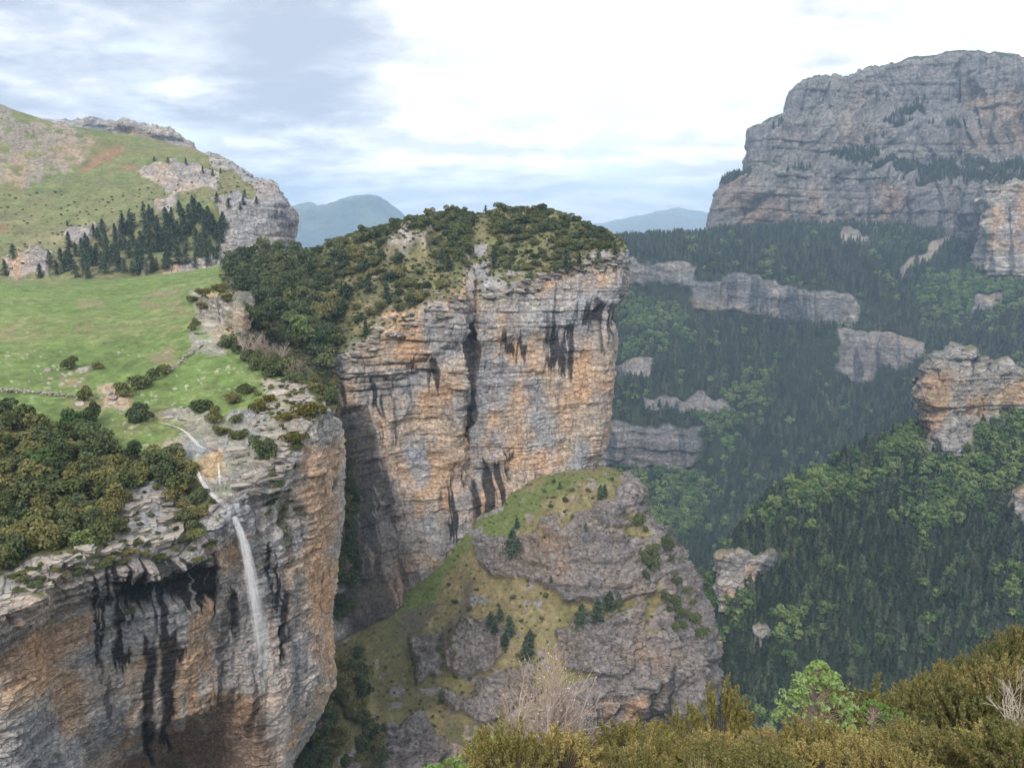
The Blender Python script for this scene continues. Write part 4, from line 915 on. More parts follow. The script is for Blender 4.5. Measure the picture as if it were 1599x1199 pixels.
def broad_trunk(seed):
    rng = np.random.default_rng(seed); sg = [((0, 0, -.06), (.01, 0, .3), .024, .018)]
    for i in range(8):
        a = rng.random() * 6.28; e = np.array([.2 * math.cos(a), .2 * math.sin(a), rng.uniform(.5, .85)]); sg.append(((.01, 0, .3), e, .012, .003))
    V, Q = tubes(sg); return mesh_from('trunk', V, Q, [M_bark])
def bare_mesh(seed, mat, n0=9, h=1.0, spread=.45, depth=3, r=.018, buds=0, budmat=None, budsize=.018):
    rng = np.random.default_rng(seed); sg = []; tips = []
    def grow(p, d, L_, r_, lev):
        q = p + d * L_; sg.append((p, q, r_, r_ * .65)); tips.append(q); tips.append((p + q) / 2)
        if lev == 0: return
        for _ in range(3 if lev > 1 else 4):
            dd = d + rng.normal(0, .42, 3) + np.array([0, 0, .12]); dd /= np.linalg.norm(dd); s = rng.uniform(.35, 1)
            grow(p + d * L_ * s, dd, L_ * rng.uniform(.45, .75), r_ * .55, lev - 1)
    for i in range(n0):
        a = 2 * math.pi * i / n0 + rng.random() * .6; d = np.array([math.cos(a) * spread * rng.random(), math.sin(a) * spread * rng.random(), 1.0]); d /= np.linalg.norm(d)
        grow(np.array([math.cos(a) * .04, math.sin(a) * .04, -.05]), d, h * rng.uniform(.4, .6), r, depth)
    V, Q = tubes(sg, 3); tw = mesh_from('twigs', V, Q, [mat]); bd = None
    if buds:
        T = np.array(tips); T = T[T[:, 2] > .25 * h]; T = T[rng.integers(0, len(T), buds)] + rng.normal(0, .012, (buds, 3))
        V, Q = leaves(T, rng.normal(0, 1, T.shape), np.full(buds, budsize), rng, .7); bd = mesh_from('blossom', V, Q, [budmat])
    return tw, bd

def tag(o, label, cat, group=None):
    o['label'] = label; o['category'] = cat
    if group: o['group'] = group
    return o
def thing(name, parts, loc, scale, rot, label, cat, group=None, lean=(0, 0)):
    """an Empty at the foot that parents the parts [(part name, mesh)]; one mesh alone becomes the thing itself"""
    if len(parts) == 1:
        o = bpy.data.objects.new(name, parts[0][1])
    else:
        o = bpy.data.objects.new(name, None); o.empty_display_size = .2
    COL.objects.link(o); o.location = loc; o.rotation_euler = (lean[0], lean[1], rot); o.scale = scale if isinstance(scale, (tuple, list)) else (scale,) * 3
    if len(parts) > 1:
        for pn, me in parts:
            c = bpy.data.objects.new(pn, me); COL.objects.link(c); c.parent = o
    return tag(o, label, cat, group)
ORD = 'first second third fourth fifth sixth seventh eighth ninth tenth eleventh twelfth thirteenth fourteenth fifteenth sixteenth seventeenth eighteenth nineteenth twentieth'.split()
ORD += ['twenty-' + w for w in ORD[:9]] + ['thirtieth'] + ['thirty-' + w for w in ORD[:9]] + ['fortieth'] + ['forty-' + w for w in ORD[:9]]
R = random.Random(7); RNG = np.random.default_rng(7)

# prototypes
SH_BOX = [shrub_mesh(300 + i, M_box) for i in range(5)]
SH_DARK = [shrub_mesh(310 + i, M_boxd) for i in range(4)]
SH_OCH = [shrub_mesh(320 + i, M_ochre, 1000, .085, 7, .55, .7) for i in range(3)]
SH_LOW = [shrub_mesh(330 + i, M_box, 500, .13, 6, .5, .7) for i in range(3)] + [shrub_mesh(335 + i, M_boxd, 500, .13, 6, .6, .6) for i in range(2)]
SH_UP = [shrub_mesh(340 + i, M_boxd, 1300, .075, 9, 1.3, .35) for i in range(3)]
SH_GREEN = [shrub_mesh(345 + i, M_beech, 1300, .085, 9, .9, .6) for i in range(2)]
STEM = [stem_mesh(350 + i) for i in range(3)]
PINE = [(pine_crown(360 + i, M_pine, 20, 9, 5, .20 + .03 * i, .10, .034), pine_trunk(365 + i)) for i in range(4)]
PINE_FAR = [tier_pine(370 + i, M_pinef, .20 + .03 * i, .10, 8 + i % 2) for i in range(5)]
BROAD = [(broad_crown(380 + i, M_beech, 1800, .045), broad_trunk(385 + i)) for i in range(3)]
BROAD_FAR = [broad_crown(390 + i, M_beech, 240, .085, True) for i in range(4)]
def shrub(px, py, w, protos, label, group, hscale=1.0, only=None, cat='shrub', name='boxwood_shrub', stem=True):
    """a shrub whose foot is seen at (px, py), w photo pixels wide"""
    g = ground_at(px, py, only)
    if g is None: return None
    p, n, rk, f = g; r = .5 * w * f / FPX * 1.28
    me = R.choice(protos); parts = [('foliage', me)] + ([('stem', R.choice(STEM))] if stem else [])
    return thing(name, parts, p - Vector((0, 0, .08 * r)), (r, r, r * hscale), R.random() * 6.28, label, cat, group)
def pine(px, py, h, label, group, only=None, wide=1.0):
    g = ground_at(px, py, only)
    if g is None: return None
    p, n, rk, f = g; s = h * f / FPX * 1.02; c, t = R.choice(PINE)
    return thing('pine_tree', [('crown', c), ('trunk', t)], p, (s * wide, s * wide, s), R.random() * 6.28, label, 'tree', group, (R.gauss(0, .02), R.gauss(0, .02)))

# ------------------------------------------------------------------ meadow: single shrubs, boulders and dry-stone walls
for (px, py, w, hs, pr, lab) in [
    (217, 657, 42, .95, SH_DARK, 'large dark rounded shrub standing alone beside the brook on the meadow'),
    (312, 642, 38, .9, SH_DARK, 'dark rounded shrub above the brook outflow, broadest of the three there'),
    (131, 626, 26, 1.2, SH_BOX, 'olive shrub at the end of the long dry-stone wall'),
    (147, 657, 22, 1.7, SH_DARK, 'narrow dark shrub just below the end of the long dry-stone wall'),
    (110, 575, 28, 1.0, SH_BOX, 'brownish shrub beside the big grey boulder on the meadow'),
    (153, 577, 20, .7, SH_BOX, 'low olive shrub behind the big grey boulder on the meadow'),
    (195, 617, 32, .85, SH_BOX, 'lowest and leftmost shrub of the row below the short stone wall'),
    (220, 605, 36, 1.0, SH_DARK, 'second shrub from the left in the row below the short stone wall'),
    (240, 594, 22, 1.5, SH_DARK, 'tall third shrub in the row below the short stone wall'),
    (255, 585, 20, 1.3, SH_BOX, 'last shrub of the row, nearest to the short stone wall'),
    (298, 512, 15, 1.0, SH_BOX, 'small round shrub on the pale rocks at the meadow edge'),
    (305, 508, 16, 1.0, SH_BOX, 'second small round shrub on the pale rocks at the meadow edge'),
    (334, 660, 28, 1.2, SH_BOX, 'olive shrub on the turf directly above the waterfall ledges'),
    (345, 678, 26, .8, SH_BOX, 'grey-green shrub on the brink above the waterfall ledges'),
    (368, 658, 22, .9, SH_DARK, 'small dark round shrub between the ochre bushes above the fall'),
    (362, 628, 30, .9, SH_BOX, 'olive shrub at the upper end of the turf tongue'),
    (385, 612, 32, .6, SH_BOX, 'broad low shrub on the lip of the turf tongue by the gully'),
    (405, 645, 28, .9, SH_OCH, 'ochre shrub in the middle of the turf tongue'),
    (418, 628, 24, .8, SH_OCH, 'smaller ochre shrub beside the pale slabs of the turf tongue'),
    (372, 685, 30, .8, SH_BOX, 'olive bush leaning over the ledges beside the waterfall'),
    (412, 720, 36, 1.7, SH_DARK, 'tall dark bush clinging to the cliff head beside the waterfall'),
    (458, 690, 40, .6, SH_OCH, 'greyish spreading shrub on the cliff head'),
    (448, 655, 30, .6, SH_OCH, 'yellow-ochre mat shrub on the cliff head slabs'),
    (480, 650, 44, .8, SH_OCH, 'big ochre bush filling the prow of the waterfall cliff'),
    (500, 672, 36, 1.0, SH_OCH, 'ochre bush hanging over the prow of the waterfall cliff'),
    (300, 470, 22, .6, SH_OCH, 'ochre bush at the start of the row along the meadow edge'),
    (318, 462, 26, .7, SH_OCH, 'second ochre bush of the row along the meadow edge'),
    (340, 455, 26, .7, SH_OCH, 'third ochre bush of the row along the meadow edge'),
    (315, 480, 22, .7, SH_BOX, 'olive bush below the ochre row along the meadow edge'),
    (352, 470, 24, .8, SH_BOX, 'olive bush right behind the pale rock knob'),
]: shrub(px, py, w, pr, lab, 'single shrubs on the meadow', hs, ('meadow', 'cliff', 'rock_outcrop241'))

def boulder_mesh(seed, n=26, squash=(1, .8, .6)):
    rng = np.random.default_rng(seed); bm = bmesh.new()
    for q in rng.normal(0, 1, (n, 3)):
        q = q / np.linalg.norm(q) * rng.uniform(.8, 1.05); bm.verts.new((q[0] * squash[0], q[1] * squash[1], q[2] * squash[2]))
    r = bmesh.ops.convex_hull(bm, input=bm.verts)
    bmesh.ops.delete(bm, geom=[e for e in r['geom_interior'] if isinstance(e, bmesh.types.BMVert)], context='VERTS')
    me = bpy.data.meshes.new('stone'); bm.to_mesh(me); bm.free(); me.materials.append(M_stone); return me
STONES = [boulder_mesh(400 + i, 22, (1, .75, .55)) for i in range(6)]
SLABS = [boulder_mesh(410 + i, 20, (1, .7, .28)) for i in range(5)]
for (px, py, w, pr, lab) in [
    (133, 578, 34, STONES, 'big grey boulder on the meadow between two shrubs'), (74, 579, 17, STONES, 'whitish boulder standing apart on the open meadow'),
    (90, 578, 9, STONES, 'small stone just beside the whitish boulder'), (122, 633, 22, STONES, 'pale boulder at the end of the long dry-stone wall'),
    (168, 612, 20, SLABS, 'uppermost pale slab of the heap beside the olive shrub'), (160, 622, 16, SLABS, 'dark-edged slab low in the heap beside the olive shrub'), (178, 622, 22, SLABS, 'broad pale slab in the middle of the heap'),
    (172, 631, 24, SLABS, 'lowest pale slab of the heap beside the olive shrub'), (192, 640, 16, STONES, 'round pale boulder next to the large dark shrub'), (262, 652, 22, SLABS, 'flat slab on the bank of the brook'),
    (288, 655, 24, SLABS, 'second flat slab on the bank where the brook bends'), (330, 700, 26, STONES, 'rounded grey boulder beside the brook just above its ledges'), (392, 648, 14, SLABS, 'small pale slab among the ochre shrubs on the turf tongue'),
    (436, 600, 26, SLABS, 'pale slab at the top of the turf tongue'), (440, 612, 34, SLABS, 'wide pale slab below the top of the turf tongue'), (455, 640, 22, STONES, 'pale block among the ochre bushes on the cliff head'),
    (435, 680, 40, SLABS, 'large smooth pale slab on the brink of the cliff head'), (415, 668, 30, SLABS, 'tilted slab above the dark bush on the cliff head'), (432, 432, 12, STONES, 'pale boulder standing among the gully trees'),
    (315, 520, 26, SLABS, 'pale slab below the rock knob at the meadow edge'), (328, 508, 28, STONES, 'pale boulder leaning on the rock knob'), (310, 534, 22, SLABS, 'lower pale slab where the short wall meets the rocks')]:
    g = ground_at(px, py)
    if g:
        p, n, rk, f = g; s = .5 * w * f / FPX
        thing('boulder', [('stone', R.choice(pr))], p, s, R.random() * 6.28, lab, 'rock', 'boulders on the meadow', (R.gauss(0, .1), R.gauss(0, .1)))
def slab_mesh(seed):
    rng = np.random.default_rng(seed); bm = bmesh.new(); bmesh.ops.create_cube(bm, size=2.0)
    bmesh.ops.subdivide_edges(bm, edges=[e for e in bm.edges], cuts=1, use_grid_fill=True)
    for v in bm.verts:
        v.co += Vector(rng.normal(0, .13, 3)); v.co.x *= 1.0; v.co.y *= .8; v.co.z *= .22
    me = bpy.data.meshes.new('slab'); bm.to_mesh(me); bm.free(); me.materials.append(M_stone); return me
LEDGE_SLABS = [slab_mesh(420 + i) for i in range(6)]
def slabs(host, poly, n, w, seed, only, stack=2):
    """broken beds along the brink, each slab a part of the ground it belongs to"""
    root = bpy.data.objects[host]
    for x, y in region_points(poly, n, w[0] * .55, only, 2, seed):
        g = ground_at(x, y, only)
        if not g: continue
        p, nn, rk, f = g; s = .5 * R.uniform(*w) * f / FPX; rz = math.atan2(nn.x, -nn.y) + R.gauss(0, .35)
        for k in range(R.randint(1, stack)):
            o = bpy.data.objects.new('slab', R.choice(LEDGE_SLABS)); COL.objects.link(o); o.parent = root
            o.location = p + Vector((R.gauss(0, .15 * s), R.gauss(0, .15 * s), (k * .34 - .12) * s)); o.scale = (s, s, s * R.uniform(.7, 1.2)); o.rotation_euler = (R.gauss(0, .06), R.gauss(0, .06) + .05, rz)
SLAB_JOBS = [('waterfall_cliff', [(0,925),(60,885),(110,862),(175,835),(185,850),(110,895),(0,960)], 26, (10, 24), 71, ('meadow', 'cliff'), 2),
    ('waterfall_cliff', [(185,800),(205,770),(275,770),(285,820),(280,850),(190,850)], 26, (14, 32), 72, ('meadow', 'cliff'), 2),
    ('waterfall_cliff', [(360,740),(368,705),(400,690),(450,690),(440,740),(400,770),(365,765)], 20, (12, 28), 73, ('meadow', 'cliff'), 2),
    ('waterfall_cliff', [(400,640),(450,600),(480,610),(500,650),(450,680),(400,680)], 20, (10, 22), 74, ('meadow',), 1),
    ('butte', [(745,470),(780,440),(860,420),(975,392),(975,412),(860,445),(760,478)], 44, (7, 18), 75, ('butte',), 2),
    ('butte', [(525,570),(600,500),(725,455),(728,480),(610,540),(530,600)], 50, (7, 17), 76, ('butte',), 2),
    ('butte', [(545,440),(720,400),(725,440),(600,490),(560,500)], 30, (5, 12), 77, ('butte',), 1)]

def stone_wall(path, n, label, sz=.5, courses=2):
    root = bpy.data.objects.new('stone_wall', None); COL.objects.link(root); root.location = ground_at(*path[0])[0]
    tag(root, label, 'wall'); q = np.array(path, float); d = np.concatenate([[0], np.cumsum(np.hypot(*np.diff(q, axis=0).T))])
    for i in range(n):
        t = d[-1] * (i + R.random() * .5) / n; px, py = np.interp(t, d, q[:, 0]), np.interp(t, d, q[:, 1]); g = ground_at(px, py, ('meadow',))
        if not g: continue
        for c in range(courses):
            o = bpy.data.objects.new('stone', R.choice(STONES)); COL.objects.link(o); o.parent = root
            s = sz * R.uniform(.6, 1.25); o.scale = (s, s, s * .8); o.rotation_euler = (R.gauss(0, .3), R.gauss(0, .3), R.random() * 6.28)
            o.location = g[0] + Vector((R.gauss(0, .15), R.gauss(0, .25), .2 + c * sz * .75)) - root.location
stone_wall([(0, 611), (40, 613), (80, 617), (120, 622)], 46, 'long dry-stone wall running across the meadow to the olive shrub')
stone_wall([(262, 584), (275, 572), (290, 560), (305, 549), (318, 540)], 34, 'short dry-stone wall climbing to the pale rocks', .55)

# ------------------------------------------------------------------ scattered vegetation
def region_points(poly, n, gap, only=None, rockmax=2.0, seed=1, tries=40):
    rng = np.random.default_rng(seed); q = np.array(poly, float); out = []
    for _ in range(n * tries):
        if len(out) >= n: break
        x, y = rng.uniform(q[:, 0].min(), q[:, 0].max()), rng.uniform(q[:, 1].min(), q[:, 1].max())
        if inpoly(poly, np.array([x]), np.array([y]), .01)[0] < .5: continue
        gp = gap if np.isscalar(gap) else gap[0] + (gap[1] - gap[0]) * (y - q[:, 1].min()) / np.ptp(q[:, 1])
        if any((x - a) ** 2 + ((y - b) * 1.5) ** 2 < gp * gp for a, b in out): continue
        g = ground_at(x, y, only, 2)
        if g is None or g[2] > rockmax: continue
        out.append((x, y))
    return sorted(out)
def fill(poly, n, gap, w, protos, phrase, group, kindword, only=None, rockmax=2.0, seed=1, hs=(.7, 1.1), name='boxwood_shrub', stem=True, colour='olive'):
    pts = region_points(poly, n, gap, only, rockmax, seed)
    for i, (x, y) in enumerate(pts):
        ww = R.uniform(*w); sz = 'small' if ww < w[0] + (w[1] - w[0]) * .33 else 'large' if ww > w[0] + (w[1] - w[0]) * .67 else 'middling'
        lab = f'{sz} {colour} {kindword} {phrase}, {ORD[i]} from the left' if i < len(ORD) else f'{sz} {colour} {kindword} {phrase}'
        shrub(x, y, ww, protos, lab, group, R.uniform(*hs), only, 'shrub', name, stem)
for j in SLAB_JOBS: slabs(*j)
MC = ('meadow', 'cliff'); GS = 'shrubs on the slope above the waterfall cliff'
MIXED = SH_BOX + SH_BOX + SH_DARK + SH_UP + SH_GREEN[:1]
fill([(-30, 665), (40, 655), (75, 690), (70, 760), (-30, 760)], 14, 26, (42, 62), MIXED, 'high on the slope at the meadow corner', GS, 'shrub', MC, 2, 2)
fill([(75, 680), (118, 648), (150, 660), (165, 700), (160, 770), (70, 770)], 16, 24, (38, 58), MIXED, 'below the stone wall end', GS, 'shrub', MC, 2, 3)
fill([(160, 705), (235, 722), (270, 720), (300, 765), (290, 765), (190, 765), (160, 770)], 18, 22, (32, 50), MIXED, 'between the turf and the waterfall', GS, 'shrub', MC, 2, 4)
fill([(-30, 765), (80, 765), (85, 860), (-30, 900)], 20, 25, (40, 60), MIXED, 'low in the scrub above the cliff edge', GS, 'shrub', MC, 2, 5)
fill([(85, 770), (180, 770), (185, 840), (140, 850), (85, 860)], 18, 24, (36, 54), MIXED, 'beside the layered ledges', GS, 'shrub', MC, 2, 6)
fill([(275, 765), (312, 785), (322, 830), (300, 850), (275, 800)], 9, 18, (24, 36), SH_BOX + SH_DARK, 'hard beside the falling water', GS, 'shrub', MC, 2, 7)
fill([(0, 905), (60, 880), (160, 850), (230, 840), (300, 840), (330, 850), (330, 880), (200, 880), (60, 915), (0, 950)], 36, 15, (14, 28), SH_BOX + SH_DARK, 'on the rim of the cliff', GS, 'tuft', MC, 2, 8, (.4, .7), stem=False)
fill([(400, 690), (470, 690), (470, 800), (420, 830), (400, 760)], 12, 18, (12, 24), SH_BOX + SH_DARK, 'on the wall between fall and prow', GS, 'tuft', ('cliff',), 2, 9, (.6, 1.0), stem=False)
SCRUB_TWIGS = bare_mesh(431, M_twig, 12, 1.0, .7, 3, .014)[0]
for i, (px, py, h, lab) in enumerate([(78, 702, 34, 'pale leafless shrub high in the scrub below the turf'), (150, 735, 30, 'pale leafless shrub in the middle of the scrub'), (30, 780, 34, 'pale leafless shrub in the dense scrub near the view edge'), (255, 755, 28, 'pale leafless shrub beside the layered ledges'), (120, 800, 30, 'pale leafless shrub low in the scrub'), (290, 800, 26, 'pale leafless shrub close to the falling water')]):
    g = ground_at(px, py, MC)
    if g: s = h * g[3] / FPX; thing('bare_shrub', [('twigs', SCRUB_TWIGS)], g[0], s, i * 1.3, lab, 'shrub', 'leafless shrubs above the waterfall cliff')
GB = 'shrubs on the butte'; BT = ('butte',); JUN = SH_DARK + SH_DARK + SH_BOX
fill([(480, 400), (570, 365), (600, 365), (600, 400), (560, 430), (500, 430)], 34, 11, (15, 26), JUN, 'on the shoulder of the butte', GB, 'juniper', BT, .8, 11, (.7, 1.1), 'juniper_shrub', False, 'dark')
fill([(600, 358), (650, 336), (730, 332), (738, 400), (690, 400), (672, 355), (600, 370)], 34, 10, (14, 24), JUN, 'around the pale knob on the butte', GB, 'juniper', BT, .8, 12, (.7, 1.1), 'juniper_shrub', False, 'dark')
fill([(700, 340), (735, 345), (735, 440), (710, 420)], 14, 9, (14, 22), SH_DARK, 'in the gully above the notch', GB, 'juniper', BT, .9, 13, (.9, 1.4), 'juniper_shrub', False, 'dark')
fill([(765, 332), (850, 325), (860, 365), (770, 370)], 30, 10, (14, 26), JUN, 'on the summit of the butte', GB, 'juniper', BT, .8, 14, (.6, 1.0), 'juniper_shrub', False, 'dark')
fill([(855, 328), (945, 362), (965, 385), (870, 400), (855, 370)], 36, 10, (13, 24), JUN, 'on the sloping end of the butte top', GB, 'juniper', BT, .9, 15, (.6, 1.0), 'juniper_shrub', False, 'dark')
fill([(765, 372), (865, 372), (870, 410), (800, 425), (770, 415)], 24, 12, (11, 20), JUN, 'between summit and brink of the butte', GB, 'juniper', BT, .95, 16, (.6, 1.0), 'juniper_shrub', False, 'dark')
fill([(500, 432), (600, 410), (700, 400), (720, 440), (640, 480), (560, 520), (520, 540)], 40, 14, (12, 30), JUN, 'on the stony slope above the butte face', GB, 'juniper', BT, .95, 17, (.6, 1.1), 'juniper_shrub', False, 'dark')
fill([(820, 400), (890, 405), (975, 388), (975, 410), (890, 430), (820, 435)], 14, 13, (10, 20), JUN, 'on the very brink of the butte', GB, 'juniper', BT, 1.1, 18, (.6, 1.3), 'juniper_shrub', False, 'dark')
GG = 'trees and bushes in the gully'; GM = ('meadow', 'butte', 'saddle', 'rock_outcrop241')
fill([(350, 425), (400, 405), (450, 400), (500, 440), (480, 480), (420, 470), (370, 450)], 28, 16, (26, 42), SH_DARK + SH_UP, 'at the head of the gully', GG, 'bush', GM, 2, 21, (.9, 1.3), 'gully_bush', True, 'dark')
fill([(385, 470), (480, 480), (530, 470), (530, 560), (500, 580), (440, 540), (390, 520)], 26, 18, (28, 44), SH_DARK + SH_DARK + SH_BOX, 'in the middle of the gully', GG, 'bush', GM, 2, 22, (.9, 1.3), 'gully_bush', True, 'dark')
fill([(350, 540), (400, 545), (470, 590), (515, 600), (525, 640), (470, 600), (400, 585)], 22, 15, (22, 36), SH_DARK + SH_BOX, 'along the lower brink of the gully', GG, 'bush', GM, 2, 23, (.8, 1.2), 'gully_bush', True, 'dark')
fill([(527, 690), (545, 690), (560, 860), (545, 1000), (525, 1000)], 24, 14, (18, 30), SH_DARK, 'in the dark cleft behind the cliff prow', GG, 'bush', ('butte', 'buttress'), 2, 24, (.8, 1.3), 'gully_bush', False, 'dark')
fill([(440, 1100), (560, 1010), (600, 1040), (570, 1100), (600, 1190), (470, 1199)], 34, 17, (18, 34), SH_DARK + SH_BOX, 'on the dim slope under the cliff prow', GG, 'bush', ('butte', 'buttress'), 2, 25, (.7, 1.2), 'gully_bush', False, 'dark')
for i, (px, py, h) in enumerate([(470, 545, 55), (490, 570, 60)]):
    g = ground_at(px, py, GM)
    if g: c, t = BROAD[i]; s = h * g[3] / FPX; thing('broadleaf_tree', [('crown', c), ('trunk', t)], g[0], s, i, ['bright green rounded tree in the middle of the gully', 'darker green rounded tree just below the bright one in the gully'][i], 'tree', 'broadleaf trees in the gully')
tw, _ = bare_mesh(430, M_twig, 9, 1.0, .6, 3, .016)
for i, (px, py, h, lab) in enumerate([(385, 560, 46, 'leafless grey tree at the near side of the gully'), (412, 568, 52, 'tallest leafless grey tree in the gully'), (440, 575, 44, 'leafless grey tree third in the row in the gully'), (462, 590, 38, 'leafless grey tree farthest down the gully')]):
    g = ground_at(px, py, GM)
    if g: s = h * g[3] / FPX; thing('bare_tree', [('twigs', tw)], g[0], s, i * 1.7, lab, 'tree', 'leafless trees in the gully')
# pines
for i, (px, py, h) in enumerate([(605, 474, 34), (770, 420, 30), (884, 425, 36), (905, 425, 28), (935, 418, 26), (960, 400, 22), (570, 525, 26), (540, 470, 30), (700, 425, 26), (690, 410, 24), (850, 335, 14), (760, 332, 14), (575, 455, 30), (520, 500, 30)]):
    pine(px, py, h, f'dark conifer standing on the butte, {ORD[i]} in size', 'conifers on the butte', BT, 1.5)
for (px, py, h, lab) in [(797, 868, 44, 'dark pine against the upper rock band of the buttress'), (909, 975, 36, 'left one of the two pines on the grassy shelf'), (932, 972, 40, 'taller one of the two pines on the grassy shelf'), (795, 992, 34, 'tallest of the pines beside the rock knob on the buttress'),
    (764, 978, 24, 'pine on top of the rock knob on the buttress'), (781, 970, 24, 'slim pine just above the rock knob'), (822, 1030, 40, 'pine in the middle of the lower grass slope'), (828, 1005, 24, 'small pine just above the middle one on the lower grass slope'), (788, 1008, 22, 'small pine at the foot of the rock knob'),
    (950, 955, 34, 'pine at the edge of the shelf by the flank'), (966, 950, 28, 'outermost pine on the shelf by the flank'), (938, 782, 26, 'dark tree at the top corner of the buttress'), (945, 775, 20, 'smaller dark tree at the top corner of the buttress'), (806, 825, 18, 'small pine on the green upper slope'),
    (915, 830, 14, 'tiny pine above the narrow rock band'), (875, 762, 12, 'tiny bush-like pine near the top of the buttress'), (772, 990, 20, 'low pine on the shaded side of the rock knob'), (690, 1100, 26, 'pine at the dim foot of the buttress'), (860, 910, 12, 'tiny pine at the foot of the wide rock band')]:
    pine(px, py, h, lab, 'pines on the buttress', ('buttress',), 1.5)
fill([(700, 900), (860, 900), (860, 1100), (700, 1100)], 26, 22, (5, 11), SH_DARK, 'dotted on the dry grass of the buttress', 'shrubs on the buttress', 'shrub', ('buttress',), .7, 26, (.8, 1.2), 'small_shrub', False, 'dark')
fill([(850, 750), (960, 750), (960, 830), (850, 840)], 14, 16, (5, 11), SH_DARK, 'near the top of the buttress', 'shrubs on the buttress', 'shrub', ('buttress',), .7, 27, (.8, 1.2), 'small_shrub', False, 'dark')
fill([(985, 800), (1060, 880), (1100, 1000), (1060, 1000), (1000, 900)], 26, 14, (10, 24), SH_DARK, 'on the shady flank of the buttress', 'shrubs on the buttress', 'shrub', ('buttress',), 2, 28, (.9, 1.5), 'small_shrub', False, 'dark')
gp = region_points([(70, 425), (110, 385), (170, 355), (240, 345), (300, 330), (350, 345), (352, 395), (330, 425), (250, 432), (110, 436)], 120, 9.5, ('hill',), 2, 31)
for bi, (band, word) in enumerate((((0, 375), 'upper'), ((375, 398), 'middle'), ((398, 415), 'lower'), ((415, 600), 'lowest'))):
    for i, (x, y) in enumerate([q for q in gp if band[0] <= q[1] < band[1]]):
        pine(x, y, R.uniform(17, 32), f'dark pine in the {word} rank of the grove behind the meadow, {ORD[i]} from the left', 'pines of the grove behind the meadow', ('hill',), R.uniform(1.3, 1.8))
for i, (x, y, h) in enumerate([(20, 405, 24), (8, 430, 24), (60, 432, 22), (278, 332, 20), (338, 318, 18), (357, 325, 15), (378, 320, 14), (382, 308, 14), (400, 318, 12), (232, 332, 14), (372, 330, 12), (316, 268, 10), (330, 272, 12), (345, 270, 8), (238, 250, 8), (290, 256, 10), (265, 252, 10), (105, 352, 9), (300, 320, 16), (310, 345, 26)]):
    pine(x, y, h, f'lone conifer scattered on the hillside, {ORD[i]} of them', 'lone conifers on the hillside', ('hill',), 1.5)

# ------------------------------------------------------------------ forest
def scatter(surf, n, gap, seed, rockmax=.35, keepfn=None):
    V, nn, rk, X, Y, F = FLATV[NAMES.index(surf)]; rng = np.random.default_rng(seed)
    Vg = SURF[surf][0]; a = np.linalg.norm(np.cross(np.gradient(Vg, axis=0), np.gradient(Vg, axis=1)), axis=2).reshape(-1)
    w = a * (rk < rockmax)
    if keepfn is not None: w = w * keepfn(X, Y)
    pick = rng.choice(len(V), n, p=w / w.sum()); cells = {}; out = []
    for k in pick:
        x, y = V[k, 0], V[k, 1]; c = (int(x / gap), int(y / gap))
        if any((x - p) ** 2 + (y - q) ** 2 < gap * gap for i in (-1, 0, 1) for j in (-1, 0, 1) for p, q in cells.get((c[0] + i, c[1] + j), ())): continue
        cells.setdefault(c, []).append((x, y)); out.append(k)
    return np.array(out)
GREENS = [[(1150, 830), (1300, 730), (1450, 670), (1500, 690), (1420, 740), (1300, 800), (1180, 850)], [(1380, 820), (1480, 700), (1599, 640), (1640, 700), (1560, 790), (1450, 850)], [(1040, 690), (1130, 640), (1200, 570), (1230, 600), (1170, 690), (1120, 770), (1060, 860), (1000, 800)],
          [(1060, 880), (1160, 940), (1120, 1010), (1060, 980)], [(970, 470), (1060, 480), (1080, 540), (980, 560)], [(1430, 450), (1599, 400), (1599, 480), (1450, 520)], [(1560, 900), (1640, 860), (1640, 960), (1570, 960)], [(1200, 980), (1290, 950), (1290, 1010), (1210, 1040)], [(950, 740), (1030, 720), (1060, 800), (980, 830)]]
def green_share(X, Y):
    m = np.zeros(X.shape); jx = 22 * fbm(X / 60, Y / 60, X * 0, 3, 441); jy = 22 * fbm(X / 60, Y / 60, X * 0 + 5, 3, 442)
    for q in GREENS: m = np.maximum(m, inpoly(q, X + jx, Y + jy, 14))
    return np.clip(.05 + .80 * m + .20 * fbm(X / 30, Y / 30, X * 0, 3, 443), 0, .95)
TREES = []      # surface, vertex, kind, size, visible, shown height in photo pixels
for surf, n, gap, hh, kf in (('ridge', 90000, 4.1, (8, 15), None), ('far', 90000, 6.8, (12, 20), None), ('massif', 160000, 5, (10, 18), None)):
    ks = scatter(surf, n, gap, 450 + len(surf), .35 if surf != 'massif' else 2)
    V, nn, rk, X, Y, F = FLATV[NAMES.index(surf)]
    gs = green_share(X[ks], Y[ks]) if surf != 'massif' else np.zeros(len(ks)); vis = visible(X[ks], Y[ks] - 6, F[ks], 14)
    if surf == 'massif': LEDGE = np.maximum.reduce([inpoly(q, X + 8 * fbm(X / 20, Y / 20, X * 0, 3, 5), Y + 6 * fbm(X / 20, Y / 20, X * 0, 3, 6), 3) for q in ([(1280,240),(1350,232),(1430,258),(1520,255),(1640,250),(1640,292),(1430,292),(1350,268)], [(1120,282),(1170,268),(1170,285),(1125,296)], [(1205,195),(1225,188),(1228,196),(1205,202)], [(1340,215),(1440,150),(1450,165),(1360,225)], [(1230,262),(1260,258),(1255,285),(1235,285)], [(1380,190),(1450,185),(1520,195),(1520,203),(1380,200)])]) > .5
    for k, g, v in zip(ks, gs, vis):
        if surf == 'massif' and (nn[k, 2] < .22 or not LEDGE[k]): continue
        b = R.random() < g; h = R.uniform(*hh) * (.85 if b else 1.0)
        TREES.append((V[k] - np.array([0, 0, .4]), b, h, bool(v), h / F[k] * FPX, X[k], Y[k], surf))
